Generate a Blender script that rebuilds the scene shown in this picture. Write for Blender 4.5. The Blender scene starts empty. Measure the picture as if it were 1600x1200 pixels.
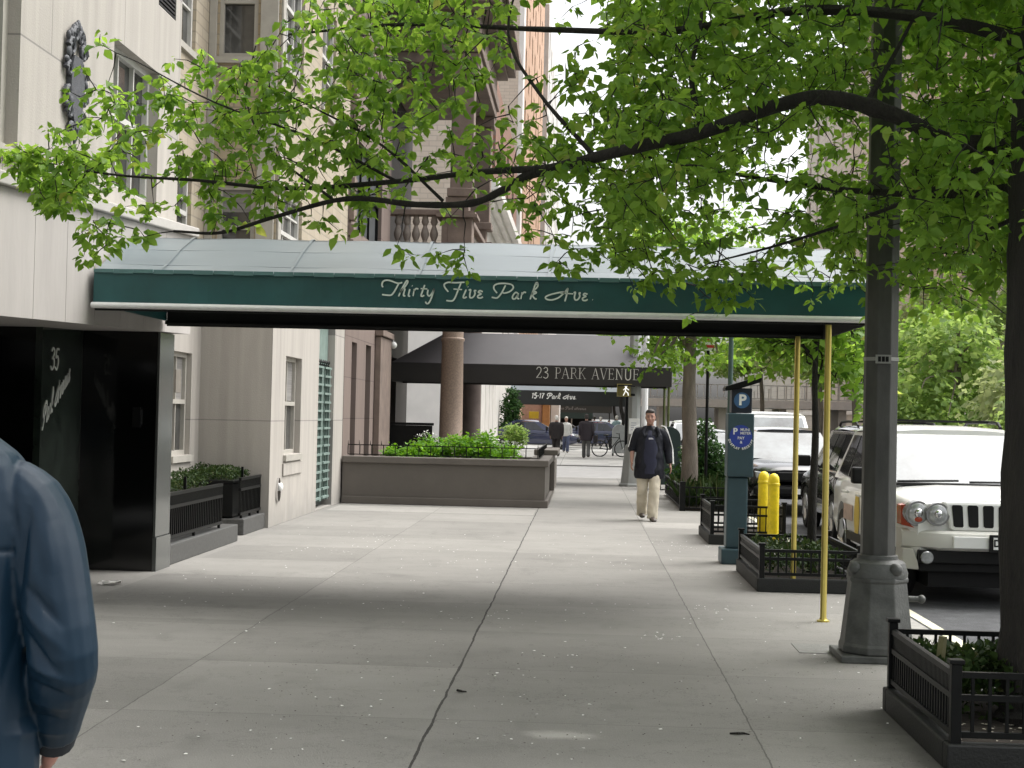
import bpy, bmesh, math, random
import numpy as np
from mathutils import Vector, Matrix

# ------------------------------------------------------------------ camera, world, sun, exposure
R = math.radians
S = bpy.context.scene
COL = S.collection
cam_d = bpy.data.cameras.new("camera")
cam = bpy.data.objects.new("camera", cam_d)
COL.objects.link(cam)
cam_d.sensor_width = 36.0
cam_d.lens = 54.0
cam_d.clip_start = 0.05
cam_d.clip_end = 3000.0
EYE = 1.62
cam.matrix_world = (Matrix.Translation((0, 0, EYE)) @ Matrix.Rotation(R(2.6987), 4, 'Z')
                    @ Matrix.Rotation(R(90 + 1.18026), 4, 'X') @ Matrix.Rotation(R(1.3), 4, 'Z'))
S.camera = cam

SUN_EL, SUN_AZ = 58.0, 62.0        # azimuth measured from +Y (down the street) towards +X (the avenue)
W = bpy.data.worlds.new("World")
S.world = W
W.use_nodes = True
wn, wl = W.node_tree.nodes, W.node_tree.links
bgn = wn["Background"]
sky = wn.new("ShaderNodeTexSky")
sky.sky_type = 'NISHITA'
sky.sun_disc = False
sky.sun_elevation = R(SUN_EL)
sky.sun_rotation = R(SUN_AZ)
sky.air_density = 1.0
sky.dust_density = 6.0
sky.ozone_density = 1.0
hs = wn.new("ShaderNodeHueSaturation")
hs.inputs["Saturation"].default_value = 0.15
wl.new(sky.outputs[0], hs.inputs["Color"])
wl.new(hs.outputs[0], bgn.inputs[0])
bgn.inputs[1].default_value = 0.15
sun_d = bpy.data.lights.new("sun", 'SUN')
sun_d.energy = 0.6
sun_d.angle = R(60)
sun_d.color = (1.0, 0.96, 0.9)
sun = bpy.data.objects.new("sun", sun_d)
COL.objects.link(sun)
sd = Vector((math.sin(R(SUN_AZ)) * math.cos(R(SUN_EL)), math.cos(R(SUN_AZ)) * math.cos(R(SUN_EL)), math.sin(R(SUN_EL))))
sun.rotation_euler = sd.to_track_quat('Z', 'Y').to_euler()
sun.location = (10, 10, 40)
S.view_settings.view_transform = 'Standard'
S.view_settings.look = 'None'
S.view_settings.exposure = 1.27
S.view_settings.gamma = 1.0
S.cycles.max_bounces = 8
S.cycles.transparent_max_bounces = 8
S.cycles.use_denoising = True

rng = random.Random(7)
nrng = np.random.default_rng(7)

# ------------------------------------------------------------------ materials
MATS = {}
def mat(name, col, rough=0.7, var=0.15, scale=4.0, bump=0.0, metal=0.0, spec=0.5, stretch=(1, 1, 1), col2=None, coat=0.0):
    if name in MATS: return MATS[name]
    m = bpy.data.materials.new(name); m.use_nodes = True
    n, l = m.node_tree.nodes, m.node_tree.links
    b = n["Principled BSDF"]
    b.inputs["Roughness"].default_value = rough
    b.inputs["Metallic"].default_value = metal
    b.inputs["Specular IOR Level"].default_value = spec
    b.inputs["Coat Weight"].default_value = coat
    tc = n.new("ShaderNodeTexCoord"); mp = n.new("ShaderNodeMapping")
    mp.inputs["Scale"].default_value = stretch
    l.new(tc.outputs["Object"], mp.inputs[0])
    nz = n.new("ShaderNodeTexNoise"); nz.inputs["Scale"].default_value = scale
    nz.inputs["Detail"].default_value = 6; nz.inputs["Roughness"].default_value = 0.6
    l.new(mp.outputs[0], nz.inputs["Vector"])
    mx = n.new("ShaderNodeMix"); mx.data_type = 'RGBA'
    c2 = col2 if col2 else tuple(min(1, c * (1 + var)) for c in col)
    c1 = tuple(c * (1 - var) for c in col)
    mx.inputs[6].default_value = (*c1, 1); mx.inputs[7].default_value = (*c2, 1)
    rp = n.new("ShaderNodeMapRange"); rp.inputs[1].default_value = 0.3; rp.inputs[2].default_value = 0.7
    l.new(nz.outputs[0], rp.inputs[0]); l.new(rp.outputs[0], mx.inputs[0])
    l.new(mx.outputs[2], b.inputs["Base Color"])
    if bump > 0:
        nb = n.new("ShaderNodeTexNoise"); nb.inputs["Scale"].default_value = scale * 8; nb.inputs["Detail"].default_value = 4
        l.new(mp.outputs[0], nb.inputs["Vector"])
        bp = n.new("ShaderNodeBump"); bp.inputs["Strength"].default_value = bump; bp.inputs["Distance"].default_value = 0.02
        l.new(nb.outputs[0], bp.inputs["Height"]); l.new(bp.outputs[0], b.inputs["Normal"])
    MATS[name] = m
    return m

def blocks(name, c1, c2, mortar, bw, bh, msize, rough=0.8, axis='X', stain=0.15, bump=0.25, soot=None):
    """masonry: axis 'X' = wall in a plane X=const (u=Y), 'Y' = wall in plane Y=const (u=X); soot = darker weathered foot"""
    if name in MATS: return MATS[name]
    m = bpy.data.materials.new(name); m.use_nodes = True
    n, l = m.node_tree.nodes, m.node_tree.links
    b = n["Principled BSDF"]; b.inputs["Roughness"].default_value = rough; b.inputs["Specular IOR Level"].default_value = 0.3
    tc = n.new("ShaderNodeTexCoord"); sp = n.new("ShaderNodeSeparateXYZ"); cb = n.new("ShaderNodeCombineXYZ")
    l.new(tc.outputs["Object"], sp.inputs[0])
    l.new(sp.outputs[1 if axis == 'X' else 0], cb.inputs[0]); l.new(sp.outputs[2], cb.inputs[1])
    br = n.new("ShaderNodeTexBrick")
    br.inputs["Color1"].default_value = (*c1, 1); br.inputs["Color2"].default_value = (*c2, 1); br.inputs["Mortar"].default_value = (*mortar, 1)
    br.inputs["Scale"].default_value = 1.0; br.inputs["Brick Width"].default_value = bw; br.inputs["Row Height"].default_value = bh
    br.inputs["Mortar Size"].default_value = msize; br.inputs["Mortar Smooth"].default_value = 0.1; br.inputs["Bias"].default_value = 0.0
    l.new(cb.outputs[0], br.inputs["Vector"])
    nz = n.new("ShaderNodeTexNoise"); nz.inputs["Scale"].default_value = 1.3; nz.inputs["Detail"].default_value = 8; nz.inputs["Roughness"].default_value = 0.65
    mp = n.new("ShaderNodeMapping"); mp.inputs["Scale"].default_value = (2.0, 2.0, 0.5)
    l.new(tc.outputs["Object"], mp.inputs[0]); l.new(mp.outputs[0], nz.inputs["Vector"])
    rp = n.new("ShaderNodeMapRange"); rp.inputs[1].default_value = 0.3; rp.inputs[2].default_value = 0.75
    rp.inputs[3].default_value = 1 - stain; rp.inputs[4].default_value = 1 + stain * 0.5
    ns = n.new("ShaderNodeTexNoise"); ns.inputs["Scale"].default_value = 1.0; ns.inputs["Detail"].default_value = 5
    ms = n.new("ShaderNodeMapping"); ms.inputs["Scale"].default_value = (7.0, 7.0, .22); l.new(tc.outputs["Object"], ms.inputs[0]); l.new(ms.outputs[0], ns.inputs["Vector"])
    av = n.new("ShaderNodeMath"); av.operation = 'MULTIPLY_ADD'; av.inputs[1].default_value = .55; l.new(ns.outputs[0], av.inputs[0])
    hv = n.new("ShaderNodeMath"); hv.operation = 'MULTIPLY'; hv.inputs[1].default_value = .45; l.new(nz.outputs[0], hv.inputs[0]); l.new(hv.outputs[0], av.inputs[2])
    l.new(av.outputs[0], rp.inputs[0])
    mu = n.new("ShaderNodeMix"); mu.data_type = 'RGBA'; mu.blend_type = 'MULTIPLY'; mu.inputs[0].default_value = 1
    l.new(br.outputs["Color"], mu.inputs[6]); l.new(rp.outputs[0], mu.inputs[7])
    out = mu.outputs[2]
    if soot:
        nz2 = n.new("ShaderNodeTexNoise"); nz2.inputs["Scale"].default_value = 3.0; nz2.inputs["Detail"].default_value = 6
        l.new(tc.outputs["Object"], nz2.inputs["Vector"])
        ad = n.new("ShaderNodeMath"); ad.operation = 'MULTIPLY_ADD'; ad.inputs[1].default_value = -0.8
        l.new(nz2.outputs[0], ad.inputs[0]); l.new(sp.outputs[2], ad.inputs[2])
        r2 = n.new("ShaderNodeMapRange"); r2.inputs[1].default_value = -0.45; r2.inputs[2].default_value = 0.05
        r2.inputs[3].default_value = 0.75; r2.inputs[4].default_value = 0.0
        l.new(ad.outputs[0], r2.inputs[0])
        m2 = n.new("ShaderNodeMix"); m2.data_type = 'RGBA'; m2.inputs[7].default_value = (*soot, 1)
        l.new(r2.outputs[0], m2.inputs[0]); l.new(out, m2.inputs[6]); out = m2.outputs[2]
    l.new(out, b.inputs["Base Color"])
    nb = n.new("ShaderNodeTexNoise"); nb.inputs["Scale"].default_value = 60
    l.new(tc.outputs["Object"], nb.inputs["Vector"])
    sm = n.new("ShaderNodeMath"); sm.operation = 'MULTIPLY_ADD'; sm.inputs[1].default_value = -1.0
    l.new(br.outputs["Fac"], sm.inputs[0]); l.new(nb.outputs[0], sm.inputs[2])
    bp = n.new("ShaderNodeBump"); bp.inputs["Strength"].default_value = bump; bp.inputs["Distance"].default_value = 0.01
    l.new(sm.outputs[0], bp.inputs["Height"]); l.new(bp.outputs[0], b.inputs["Normal"])
    MATS[name] = m
    return m

def leafmat(name, c_lo, c_hi, c_odd, trans=0.45, tcol=None):
    if name in MATS: return MATS[name]
    m = bpy.data.materials.new(name); m.use_nodes = True
    n, l = m.node_tree.nodes, m.node_tree.links
    b = n["Principled BSDF"]; b.inputs["Roughness"].default_value = 0.55; b.inputs["Specular IOR Level"].default_value = 0.3 if trans > .3 else 0.12
    at = n.new("ShaderNodeAttribute"); at.attribute_name = "rnd"
    cr = n.new("ShaderNodeValToRGB")
    cr.color_ramp.elements[0].position = 0.0; cr.color_ramp.elements[0].color = (*c_lo, 1)
    cr.color_ramp.elements[1].position = 0.88; cr.color_ramp.elements[1].color = (*c_hi, 1)
    e = cr.color_ramp.elements.new(1.0); e.color = (*c_odd, 1)
    l.new(at.outputs["Fac"], cr.inputs[0]); l.new(cr.outputs[0], b.inputs["Base Color"])
    tr = n.new("ShaderNodeBsdfTranslucent")
    hsn = n.new("ShaderNodeHueSaturation"); hsn.inputs["Hue"].default_value = 0.485; hsn.inputs["Value"].default_value = 2.2; hsn.inputs["Saturation"].default_value = 1.05
    l.new(cr.outputs[0], hsn.inputs["Color"]); l.new(hsn.outputs[0], tr.inputs[0])
    mx = n.new("ShaderNodeMixShader"); mx.inputs[0].default_value = trans
    l.new(b.outputs[0], mx.inputs[1]); l.new(tr.outputs[0], mx.inputs[2])
    l.new(mx.outputs[0], n["Material Output"].inputs[0])
    MATS[name] = m
    return m

def glass(name, col=(0.02, 0.025, 0.03), rough=0.04, ior=1.55, var=0.3, scale=1.0):
    m = mat(name, col, rough, var, scale)
    m.node_tree.nodes["Principled BSDF"].inputs["IOR"].default_value = ior
    return m

M_STONE_X = blocks("limestone_street", (.40, .372, .335), (.43, .40, .362), (.25, .235, .22), 1.9, 1.47, .008, axis='X', stain=.22, soot=(.26, .25, .23))
M_STONE_Y = blocks("limestone_court", (.40, .372, .335), (.43, .40, .362), (.27, .255, .235), 2.6, 1.47, .008, axis='Y', stain=.22, soot=(.28, .27, .25))
M_BRICK_X = blocks("tan_brick_street", (.37, .315, .235), (.41, .355, .275), (.30, .265, .21), .42, .145, .012, axis='X', stain=.12)
M_BRICK_Y = blocks("tan_brick_court", (.35, .285, .195), (.39, .33, .235), (.28, .245, .185), .42, .145, .012, axis='Y', stain=.12)
M_BROWN_X = blocks("brownstone_street", (.20, .155, .135), (.22, .172, .15), (.13, .10, .09), 1.6, .75, .008, axis='X')
M_BROWN = mat("brownstone", (.19, .145, .12), .8, .22, 3.0, bump=.25)
M_BROWND = mat("brownstone_dark", (.10, .075, .065), .8, .25, 3.0, bump=.25)
M_GRANITE_COL = mat("granite_column", (.27, .20, .155), .55, .25, 30.0)
M_BLACKG = mat("black_granite", (.004, .0045, .0045), .08, .4, 40.0, spec=.6)
M_GREYG = mat("grey_granite_pier", (.085, .09, .085), .14, .06, 50.0, spec=.6)
M_PLINTH = mat("dark_granite_plinth", (.07, .07, .067), .5, .3, 30.0)
M_TRIM = mat("window_trim_paint", (.38, .36, .32), .55, .08, 8.0)
M_TRIMW = mat("window_trim_white", (.52, .51, .48), .5, .08, 8.0)
M_GLASS = glass("window_glass", (.06, .06, .058), .04, 1.6, .8, .9)
M_BLIND = mat("window_blind", (.22, .21, .20), .6, .25, 3.0, stretch=(.2, .2, 14))
M_IRON = mat("black_iron_paint", (.0035, .004, .004), .42, .35, 12.0, bump=.08, spec=.22)
M_ORN = mat("grey_iron_ornament", (.06, .063, .072), .55, .3, 14.0, bump=.3)
M_TRELLIS = mat("grey_green_paint", (.18, .24, .215), .55, .15, 6.0)
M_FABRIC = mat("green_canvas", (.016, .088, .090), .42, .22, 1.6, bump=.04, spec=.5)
M_FABTOP = mat("green_canvas_pale_top", (.155, .185, .196), .33, .20, .9, spec=.6, stretch=(.3, 1, 1), bump=.05)  # paler and greyer than the valance canvas, with blotchy tone
M_UNDERSHADE = mat("awning_underside_shade", (.012, .013, .012), .9, .2, 4.0)  # near-black colour standing in for shade under the awnings
M_WHITE = mat("white_paint", (.86, .86, .84), .45, .06, 10.0)
M_LETTER = mat("pale_lettering", (.78, .86, .80), .5, .05, 10.0)
M_BRASS = mat("brass", (.52, .42, .11), .28, .22, 9.0, metal=.75, stretch=(1, 1, .2))
M_POLE = mat("grey_black_pole_paint", (.058, .058, .052), .5, .42, 5.0, bump=.12, stretch=(1, 1, .4))
M_BASE = mat("grey_pole_base_paint", (.075, .078, .072), .5, .42, 6.0, bump=.2)
M_METER = mat("blue_grey_meter_paint", (.040, .078, .094), .42, .12, 6.0)
M_NAVY = mat("navy_meter_head", (.012, .016, .030), .35, .15, 6.0)
M_BLUE = mat("blue_sign_disc", (.03, .06, .36), .4, .1, 5.0)
M_BLUEP = mat("pale_blue_sign_disc", (.05, .13, .28), .4, .1, 5.0)
M_YELLOW = mat("yellow_bollard_paint", (.78, .60, .01), .4, .22, 9.0, bump=.1)
M_BARK = mat("dark_bark", (.017, .015, .012), .9, .45, 9.0, bump=.9, stretch=(1, 1, .25))
M_BARK2 = mat("grey_bark", (.15, .125, .10), .9, .35, 9.0, bump=.8, stretch=(1, 1, .25))
M_SOIL = mat("pit_soil", (.045, .036, .028), .95, .5, 30.0, bump=.8)
M_LEAF = leafmat("leaf_green", (.056, .138, .016), (.195, .325, .052), (.31, .30, .08), trans=.48)
M_LEAF_D = leafmat("leaf_dark", (.022, .06, .018), (.045, .10, .025), (.07, .11, .03), trans=.2)
M_LEAF_L = leafmat("leaf_light_hazed", (.11, .20, .045), (.24, .33, .10), (.36, .36, .16), trans=.45)  # light green foliage, lightened further to imitate haze on distant trees
M_LEAF_H = leafmat("leaf_hedge", (.014, .030, .009), (.036, .062, .016), (.07, .075, .03), trans=.15)
M_LEAF_B = leafmat("leaf_bed", (.06, .17, .012), (.14, .30, .03), (.26, .36, .08), trans=.35)
M_LEAF_Y = leafmat("leaf_far_hazed", (.18, .23, .09), (.31, .36, .17), (.42, .42, .25), trans=.4)  # pale foliage with distance haze put into the leaf colour
M_FLOWER = mat("white_petals", (.80, .80, .76), .6, .05, 5.0)
M_TYRE = mat("tyre_rubber", (.012, .012, .012), .8, .2, 10.0)
M_RIM = mat("alloy_rim", (.45, .45, .45), .3, .1, 5.0, metal=.9)
M_CARW = mat("white_car_paint", (.80, .80, .775), .28, .02, 1.0, coat=.6)
M_CARTR = mat("beige_bumper_paint", (.66, .65, .605), .4, .03, 1.0)
M_CARD = mat("dark_grey_car_paint", (.030, .028, .027), .22, .05, 1.0, coat=.8)
M_CARK = mat("black_car_paint", (.016, .016, .018), .18, .05, 1.0, coat=1.0)
M_CARB = mat("blue_car_paint", (.022, .027, .065), .25, .05, 1.0, coat=.8)
M_CARS = mat("silver_car_paint", (.42, .43, .43), .28, .03, 1.0, metal=.5, coat=.6)
M_TRIMK = mat("black_plastic_trim", (.007, .007, .007), .55, .2, 10.0, spec=.25)
M_WSCREEN = glass("windscreen_glass", (.09, .105, .11), .04, 1.75, .8, 1.6)
M_CARGL = glass("car_side_glass", (.02, .022, .024), .04, 1.6)
M_LENS = mat("headlight_lens", (.36, .37, .37), .10, .35, 22.0, metal=.25, coat=1.0)
M_AMBER = mat("amber_marker_lens", (.42, .06, .02), .2, .1, 8.0)
M_CHROME = mat("chrome", (.65, .65, .65), .12, .05, 5.0, metal=1.0)
M_SKIN = mat("skin", (.33, .185, .135), .5, .08, 12.0)
M_HAND = mat("hand_skin", (.38, .19, .15), .5, .1, 14.0)
M_NYLON = mat("blue_nylon_jacket", (.006, .023, .044), .43, .14, 2.0, bump=.05, spec=.32)
M_CUFF = mat("dark_navy_cuff", (.012, .018, .030), .7, .15, 12.0)
M_JACK = mat("black_track_jacket", (.008, .009, .014), .6, .2, 10.0, bump=.1, spec=.25)
M_SHIRT = mat("navy_shirt", (.014, .016, .036), .8, .15, 10.0)
M_CHINO = mat("beige_chino_cloth", (.53, .48, .38), .85, .12, 6.0, bump=.1)
M_SHOE = mat("brown_shoe_leather", (.06, .048, .04), .5, .2, 10.0)
M_CAP = mat("olive_cap_cloth", (.075, .055, .032), .85, .2, 12.0)
M_DARK = mat("dark_cloth", (.018, .014, .014), .85, .2, 10.0)
M_GREYT = mat("grey_trouser_cloth", (.085, .085, .08), .85, .15, 10.0)
M_DENIM = mat("denim", (.06, .075, .13), .85, .15, 10.0)
M_HAIRW = mat("white_hair", (.62, .60, .56), .7, .1, 20.0)
M_HAIRD = mat("dark_hair", (.02, .015, .012), .6, .2, 20.0)

# ------------------------------------------------------------------ mesh helpers
class MB:
    def __init__(s): s.v = []; s.f = []
    def add(s, vs, fs):
        o = len(s.v); s.v += [tuple(v) for v in vs]; s.f += [tuple(i + o for i in f) for f in fs]
        return s
    def box(s, x0, x1, y0, y1, z0, z1, M=None):
        vs = [(x, y, z) for z in (z0, z1) for y in (y0, y1) for x in (x0, x1)]
        if M is not None: vs = [M @ Vector(v) for v in vs]
        return s.add(vs, [(0, 2, 3, 1), (4, 5, 7, 6), (0, 1, 5, 4), (2, 6, 7, 3), (0, 4, 6, 2), (1, 3, 7, 5)])
    def quad(s, a, b, c, d): return s.add([a, b, c, d], [(0, 1, 2, 3)])
    def rings(s, rings, close=True, caps=True):
        n = len(rings[0]); vs = [p for r in rings for p in r]; fs = []
        for i in range(len(rings) - 1):
            for j in range(n if close else n - 1):
                k = (j + 1) % n
                fs.append((i * n + j, i * n + k, (i + 1) * n + k, (i + 1) * n + j))
        if caps:
            fs.append(tuple(range(n - 1, -1, -1))); fs.append(tuple((len(rings) - 1) * n + j for j in range(n)))
        return s.add(vs, fs)
    def tube(s, pts, rad, n=8, up=None, caps=True, ry=None):
        """pts polyline, rad number or list, ry optional second radius (along the 'up' side)"""
        P = [Vector(p) for p in pts]; m = len(P)
        rs = rad if hasattr(rad, '__len__') else [rad] * m
        r2 = rs if ry is None else (ry if hasattr(ry, '__len__') else [ry] * m)
        prev = Vector(up) if up is not None else None
        out = []
        for i in range(m):
            t = (P[min(i + 1, m - 1)] - P[max(i - 1, 0)])
            t = t.normalized() if t.length > 1e-9 else Vector((0, 0, 1))
            if prev is None: prev = Vector((0, 0, 1)) if abs(t.z) < .9 else Vector((1, 0, 0))
            a = prev - t * prev.dot(t)
            if a.length < 1e-6: a = t.orthogonal()
            a.normalize()
            if up is None: prev = a
            b = t.cross(a)
            out.append([P[i] + b * (rs[i] * math.cos(2 * math.pi * j / n)) + a * (r2[i] * math.sin(2 * math.pi * j / n)) for j in range(n)])
        return s.rings(out, True, caps)
    def cyl(s, x, y, z0, z1, r0, r1=None, n=12, rot=0.0):
        r1 = r0 if r1 is None else r1
        return s.lathe(x, y, [(r0, z0), (r1, z1)], n, rot)
    def lathe(s, x, y, prof, n=16, rot=0.0):
        return s.rings([[(x + r * math.cos(rot + 2 * math.pi * j / n), y + r * math.sin(rot + 2 * math.pi * j / n), z) for j in range(n)] for r, z in prof])
    def ball(s, c, rx, ry, rz, nu=12, nv=8):
        c = Vector(c); rg = []
        for i in range(nv + 1):
            a = -math.pi / 2 + math.pi * i / nv; k = max(math.cos(a), .02)
            rg.append([(c.x + rx * k * math.cos(2 * math.pi * j / nu), c.y + ry * k * math.sin(2 * math.pi * j / nu), c.z + rz * math.sin(a)) for j in range(nu)])
        return s.rings(rg)
    def prism(s, poly, d0, d1, f):
        """poly of (u,v), extruded from d0 to d1, f(u,v,d)->xyz"""
        n = len(poly)
        return s.rings([[f(u, v, d0) for u, v in poly], [f(u, v, d1) for u, v in poly]])

def root_off(p):
    o = Vector((0, 0, 0))
    while p is not None: o += p.location; p = p.parent
    return o
def obj(name, mb, m, parent=None, world=True, smooth=None, bevel=0.0, seg=2):
    me = bpy.data.meshes.new(name)
    vs = mb.v; loc = (0, 0, 0)
    if world and len(vs):
        if parent is not None: off = root_off(parent)
        else:
            xs = [v[0] for v in vs]; ys = [v[1] for v in vs]; zs = [v[2] for v in vs]
            off = Vector(((min(xs) + max(xs)) / 2, (min(ys) + max(ys)) / 2, min(zs))); loc = off
        vs = [(v[0] - off.x, v[1] - off.y, v[2] - off.z) for v in vs]
    me.from_pydata(vs, [], mb.f)
    bm = bmesh.new(); bm.from_mesh(me)
    bmesh.ops.recalc_face_normals(bm, faces=bm.faces)
    bm.to_mesh(me); bm.free()
    me.materials.append(m)
    if smooth:
        me.polygons.foreach_set("use_smooth", [True] * len(me.polygons))
        me.set_sharp_from_angle(angle=R(smooth))
    o = bpy.data.objects.new(name, me); COL.objects.link(o)
    o.location = loc
    if parent is not None: o.parent = parent
    if bevel > 0:
        bv = o.modifiers.new("bevel", 'BEVEL'); bv.width = bevel; bv.segments = seg; bv.limit_method = 'ANGLE'; bv.angle_limit = R(40)
    return o
def tag(o, label, cat, group=None, kind=None):
    if label: o['label'] = label
    if cat: o['category'] = cat
    if group: o['group'] = group
    if kind: o['kind'] = kind
    return o
def thing(name, label, cat, loc=(0, 0, 0), rz=0.0, group=None):
    o = bpy.data.objects.new(name, None); COL.objects.link(o)
    o.location = loc; o.rotation_euler = (0, 0, rz); o.empty_display_size = .2
    return tag(o, label, cat, group)
def struct(name, mb, m, **k):
    o = obj(name, mb, m, **k); o['kind'] = 'structure'; return o
def dup(root, loc, rz=None, label=None):
    r = root.copy(); COL.objects.link(r); r.location = loc
    if rz is not None: r.rotation_euler = (0, 0, rz)
    if label: r['label'] = label
    for ch in list(root.children):
        c = ch.copy(); COL.objects.link(c); c.parent = r
        for g in list(ch.children):
            d = g.copy(); COL.objects.link(d); d.parent = c
    return r

def wall(mb, axis, c, u0, u1, v0, v1, holes=(), depth=.2, inward=-1):
    """vertical wall in plane X=c (u=Y) or Y=c (u=X); rectangular holes with reveals going 'inward' along the axis"""
    def p(u, v, d=0.0):
        k = c + inward * d
        return (k, u, v) if axis == 'X' else (u, k, v)
    us = sorted({u0, u1, *[h[0] for h in holes], *[h[1] for h in holes]}); us = [u for u in us if u0 <= u <= u1]
    vv = sorted({v0, v1, *[h[2] for h in holes], *[h[3] for h in holes]}); vv = [v for v in vv if v0 <= v <= v1]
    for i in range(len(us) - 1):
        for j in range(len(vv) - 1):
            um, vm = (us[i] + us[i + 1]) / 2, (vv[j] + vv[j + 1]) / 2
            if any(h[0] < um < h[1] and h[2] < vm < h[3] for h in holes): continue
            mb.quad(p(us[i], vv[j]), p(us[i + 1], vv[j]), p(us[i + 1], vv[j + 1]), p(us[i], vv[j + 1]))
    for a, b, z0, z1 in holes:
        a_, b_ = max(a, u0), min(b, u1); z0_, z1_ = max(z0, v0), min(z1, v1)
        mb.quad(p(a_, z0_), p(a_, z1_), p(a_, z1_, depth), p(a_, z0_, depth))
        mb.quad(p(b_, z0_), p(b_, z1_), p(b_, z1_, depth), p(b_, z0_, depth))
        mb.quad(p(a_, z1_), p(b_, z1_), p(b_, z1_, depth), p(a_, z1_, depth))
        mb.quad(p(a_, z0_), p(b_, z0_), p(b_, z0_, depth), p(a_, z0_, depth))
    return mb
def window(parent, axis, c, a, b, z0, z1, inset=.14, inward=-1, cols=1, rows=1, fm=None, fw=.06, rail=True, pane_m=None, sill=True, blind=0.0):
    """double-hung window: frame part with pane (and sill, blind) as sub-parts"""
    fm = fm or M_TRIM
    def bx(mb, u0, u1, d0, d1, v0, v1):
        k0, k1 = sorted((c + inward * d0, c + inward * d1))
        if axis == 'X': mb.box(k0, k1, u0, u1, v0, v1)
        else: mb.box(u0, u1, k0, k1, v0, v1)
    f = MB(); d0, d1 = inset - .05, inset + .03
    bx(f, a, a + fw, d0, d1, z0, z1); bx(f, b - fw, b, d0, d1, z0, z1)
    bx(f, a + fw, b - fw, d0, d1, z0, z0 + fw); bx(f, a + fw, b - fw, d0, d1, z1 - fw, z1)
    zm = z0 + (z1 - z0) * .52
    if rail: bx(f, a + fw, b - fw, d0 - .01, d1 - .01, zm - .03, zm + .03)
    for i in range(1, cols):
        u = a + (b - a) * i / cols; bx(f, u - .014, u + .014, d0 + .012, d1 - .015, z0 + fw, z1 - fw)
    for j in range(1, rows):
        v = z0 + (z1 - z0) * j / rows
        if abs(v - zm) > .08: bx(f, a + fw, b - fw, d0 + .014, d1 - .017, v - .014, v + .014)
    fo = obj('window', f, fm, parent)
    g = MB(); bx(g, a + .01, b - .01, inset + .005, inset + .02, z0 + .01, z1 - .01)
    obj('pane', g, pane_m or M_GLASS, fo)
    if blind > 0:
        g = MB(); bx(g, a + fw, b - fw, inset - .004, inset + .004, z1 - (z1 - z0) * blind, z1 - fw); obj('blind', g, M_BLIND, fo)
    if sill:
        g = MB(); bx(g, a - .05, b + .05, -.05, inset - .052, z0 - .09, z0 - .004); obj('sill', g, MATS["window_trim_paint"], fo)
    return fo

def smooth_poly(pts, n=6):
    P = [np.array(p, float) for p in pts]
    if len(P) < 3: return P
    Q = [2 * P[0] - P[1]] + P + [2 * P[-1] - P[-2]]; out = []
    for i in range(1, len(Q) - 2):
        for k in range(n):
            t = k / n; p0, p1, p2, p3 = Q[i - 1], Q[i], Q[i + 1], Q[i + 2]
            out.append(.5 * (2 * p1 + (p2 - p0) * t + (2 * p0 - 5 * p1 + 4 * p2 - p3) * t * t + (3 * p1 - p0 - 3 * p2 + p3) * t ** 3))
    out.append(P[-1]); return out
def ribbon(mb, pts, w, f, smooth=True, th=.006):
    """flat letter stroke of width w along 2D points, f(u,v,d)->xyz"""
    P = smooth_poly(pts) if smooth else [np.array(p, float) for p in pts]
    if len(P) == 1: P = [P[0] - np.array([w / 2, 0]), P[0] + np.array([w / 2, 0])]
    m = len(P); rg = []
    for i in range(m):
        t = P[min(i + 1, m - 1)] - P[max(i - 1, 0)]; t = t / (np.linalg.norm(t) + 1e-9); nn = np.array([-t[1], t[0]])
        wi = w * (1.0 if 0 < i < m - 1 else .8)
        a, b = P[i] + nn * wi / 2, P[i] - nn * wi / 2
        rg.append([f(a[0], a[1], 0), f(b[0], b[1], 0), f(b[0], b[1], th), f(a[0], a[1], th)])
    mb.rings(rg)
_txt = {}
def text_mb(s, size, f, bold=0.0):
    """words in the built-in font as flat mesh mapped by f(u,v)"""
    cu = bpy.data.curves.new("txt", 'FONT'); cu.body = s; cu.size = size; cu.align_x = 'CENTER'; cu.align_y = 'CENTER'; cu.offset = bold; cu.resolution_u = 3
    o = bpy.data.objects.new("txt", cu); COL.objects.link(o)
    me = bpy.data.meshes.new_from_object(o.evaluated_get(bpy.context.evaluated_depsgraph_get()))
    mb = MB(); mb.add([f(v.co.x, v.co.y) for v in me.vertices], [tuple(p.vertices) for p in me.polygons])
    bpy.data.objects.remove(o); bpy.data.curves.remove(cu); bpy.data.meshes.remove(me)
    return mb

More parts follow.
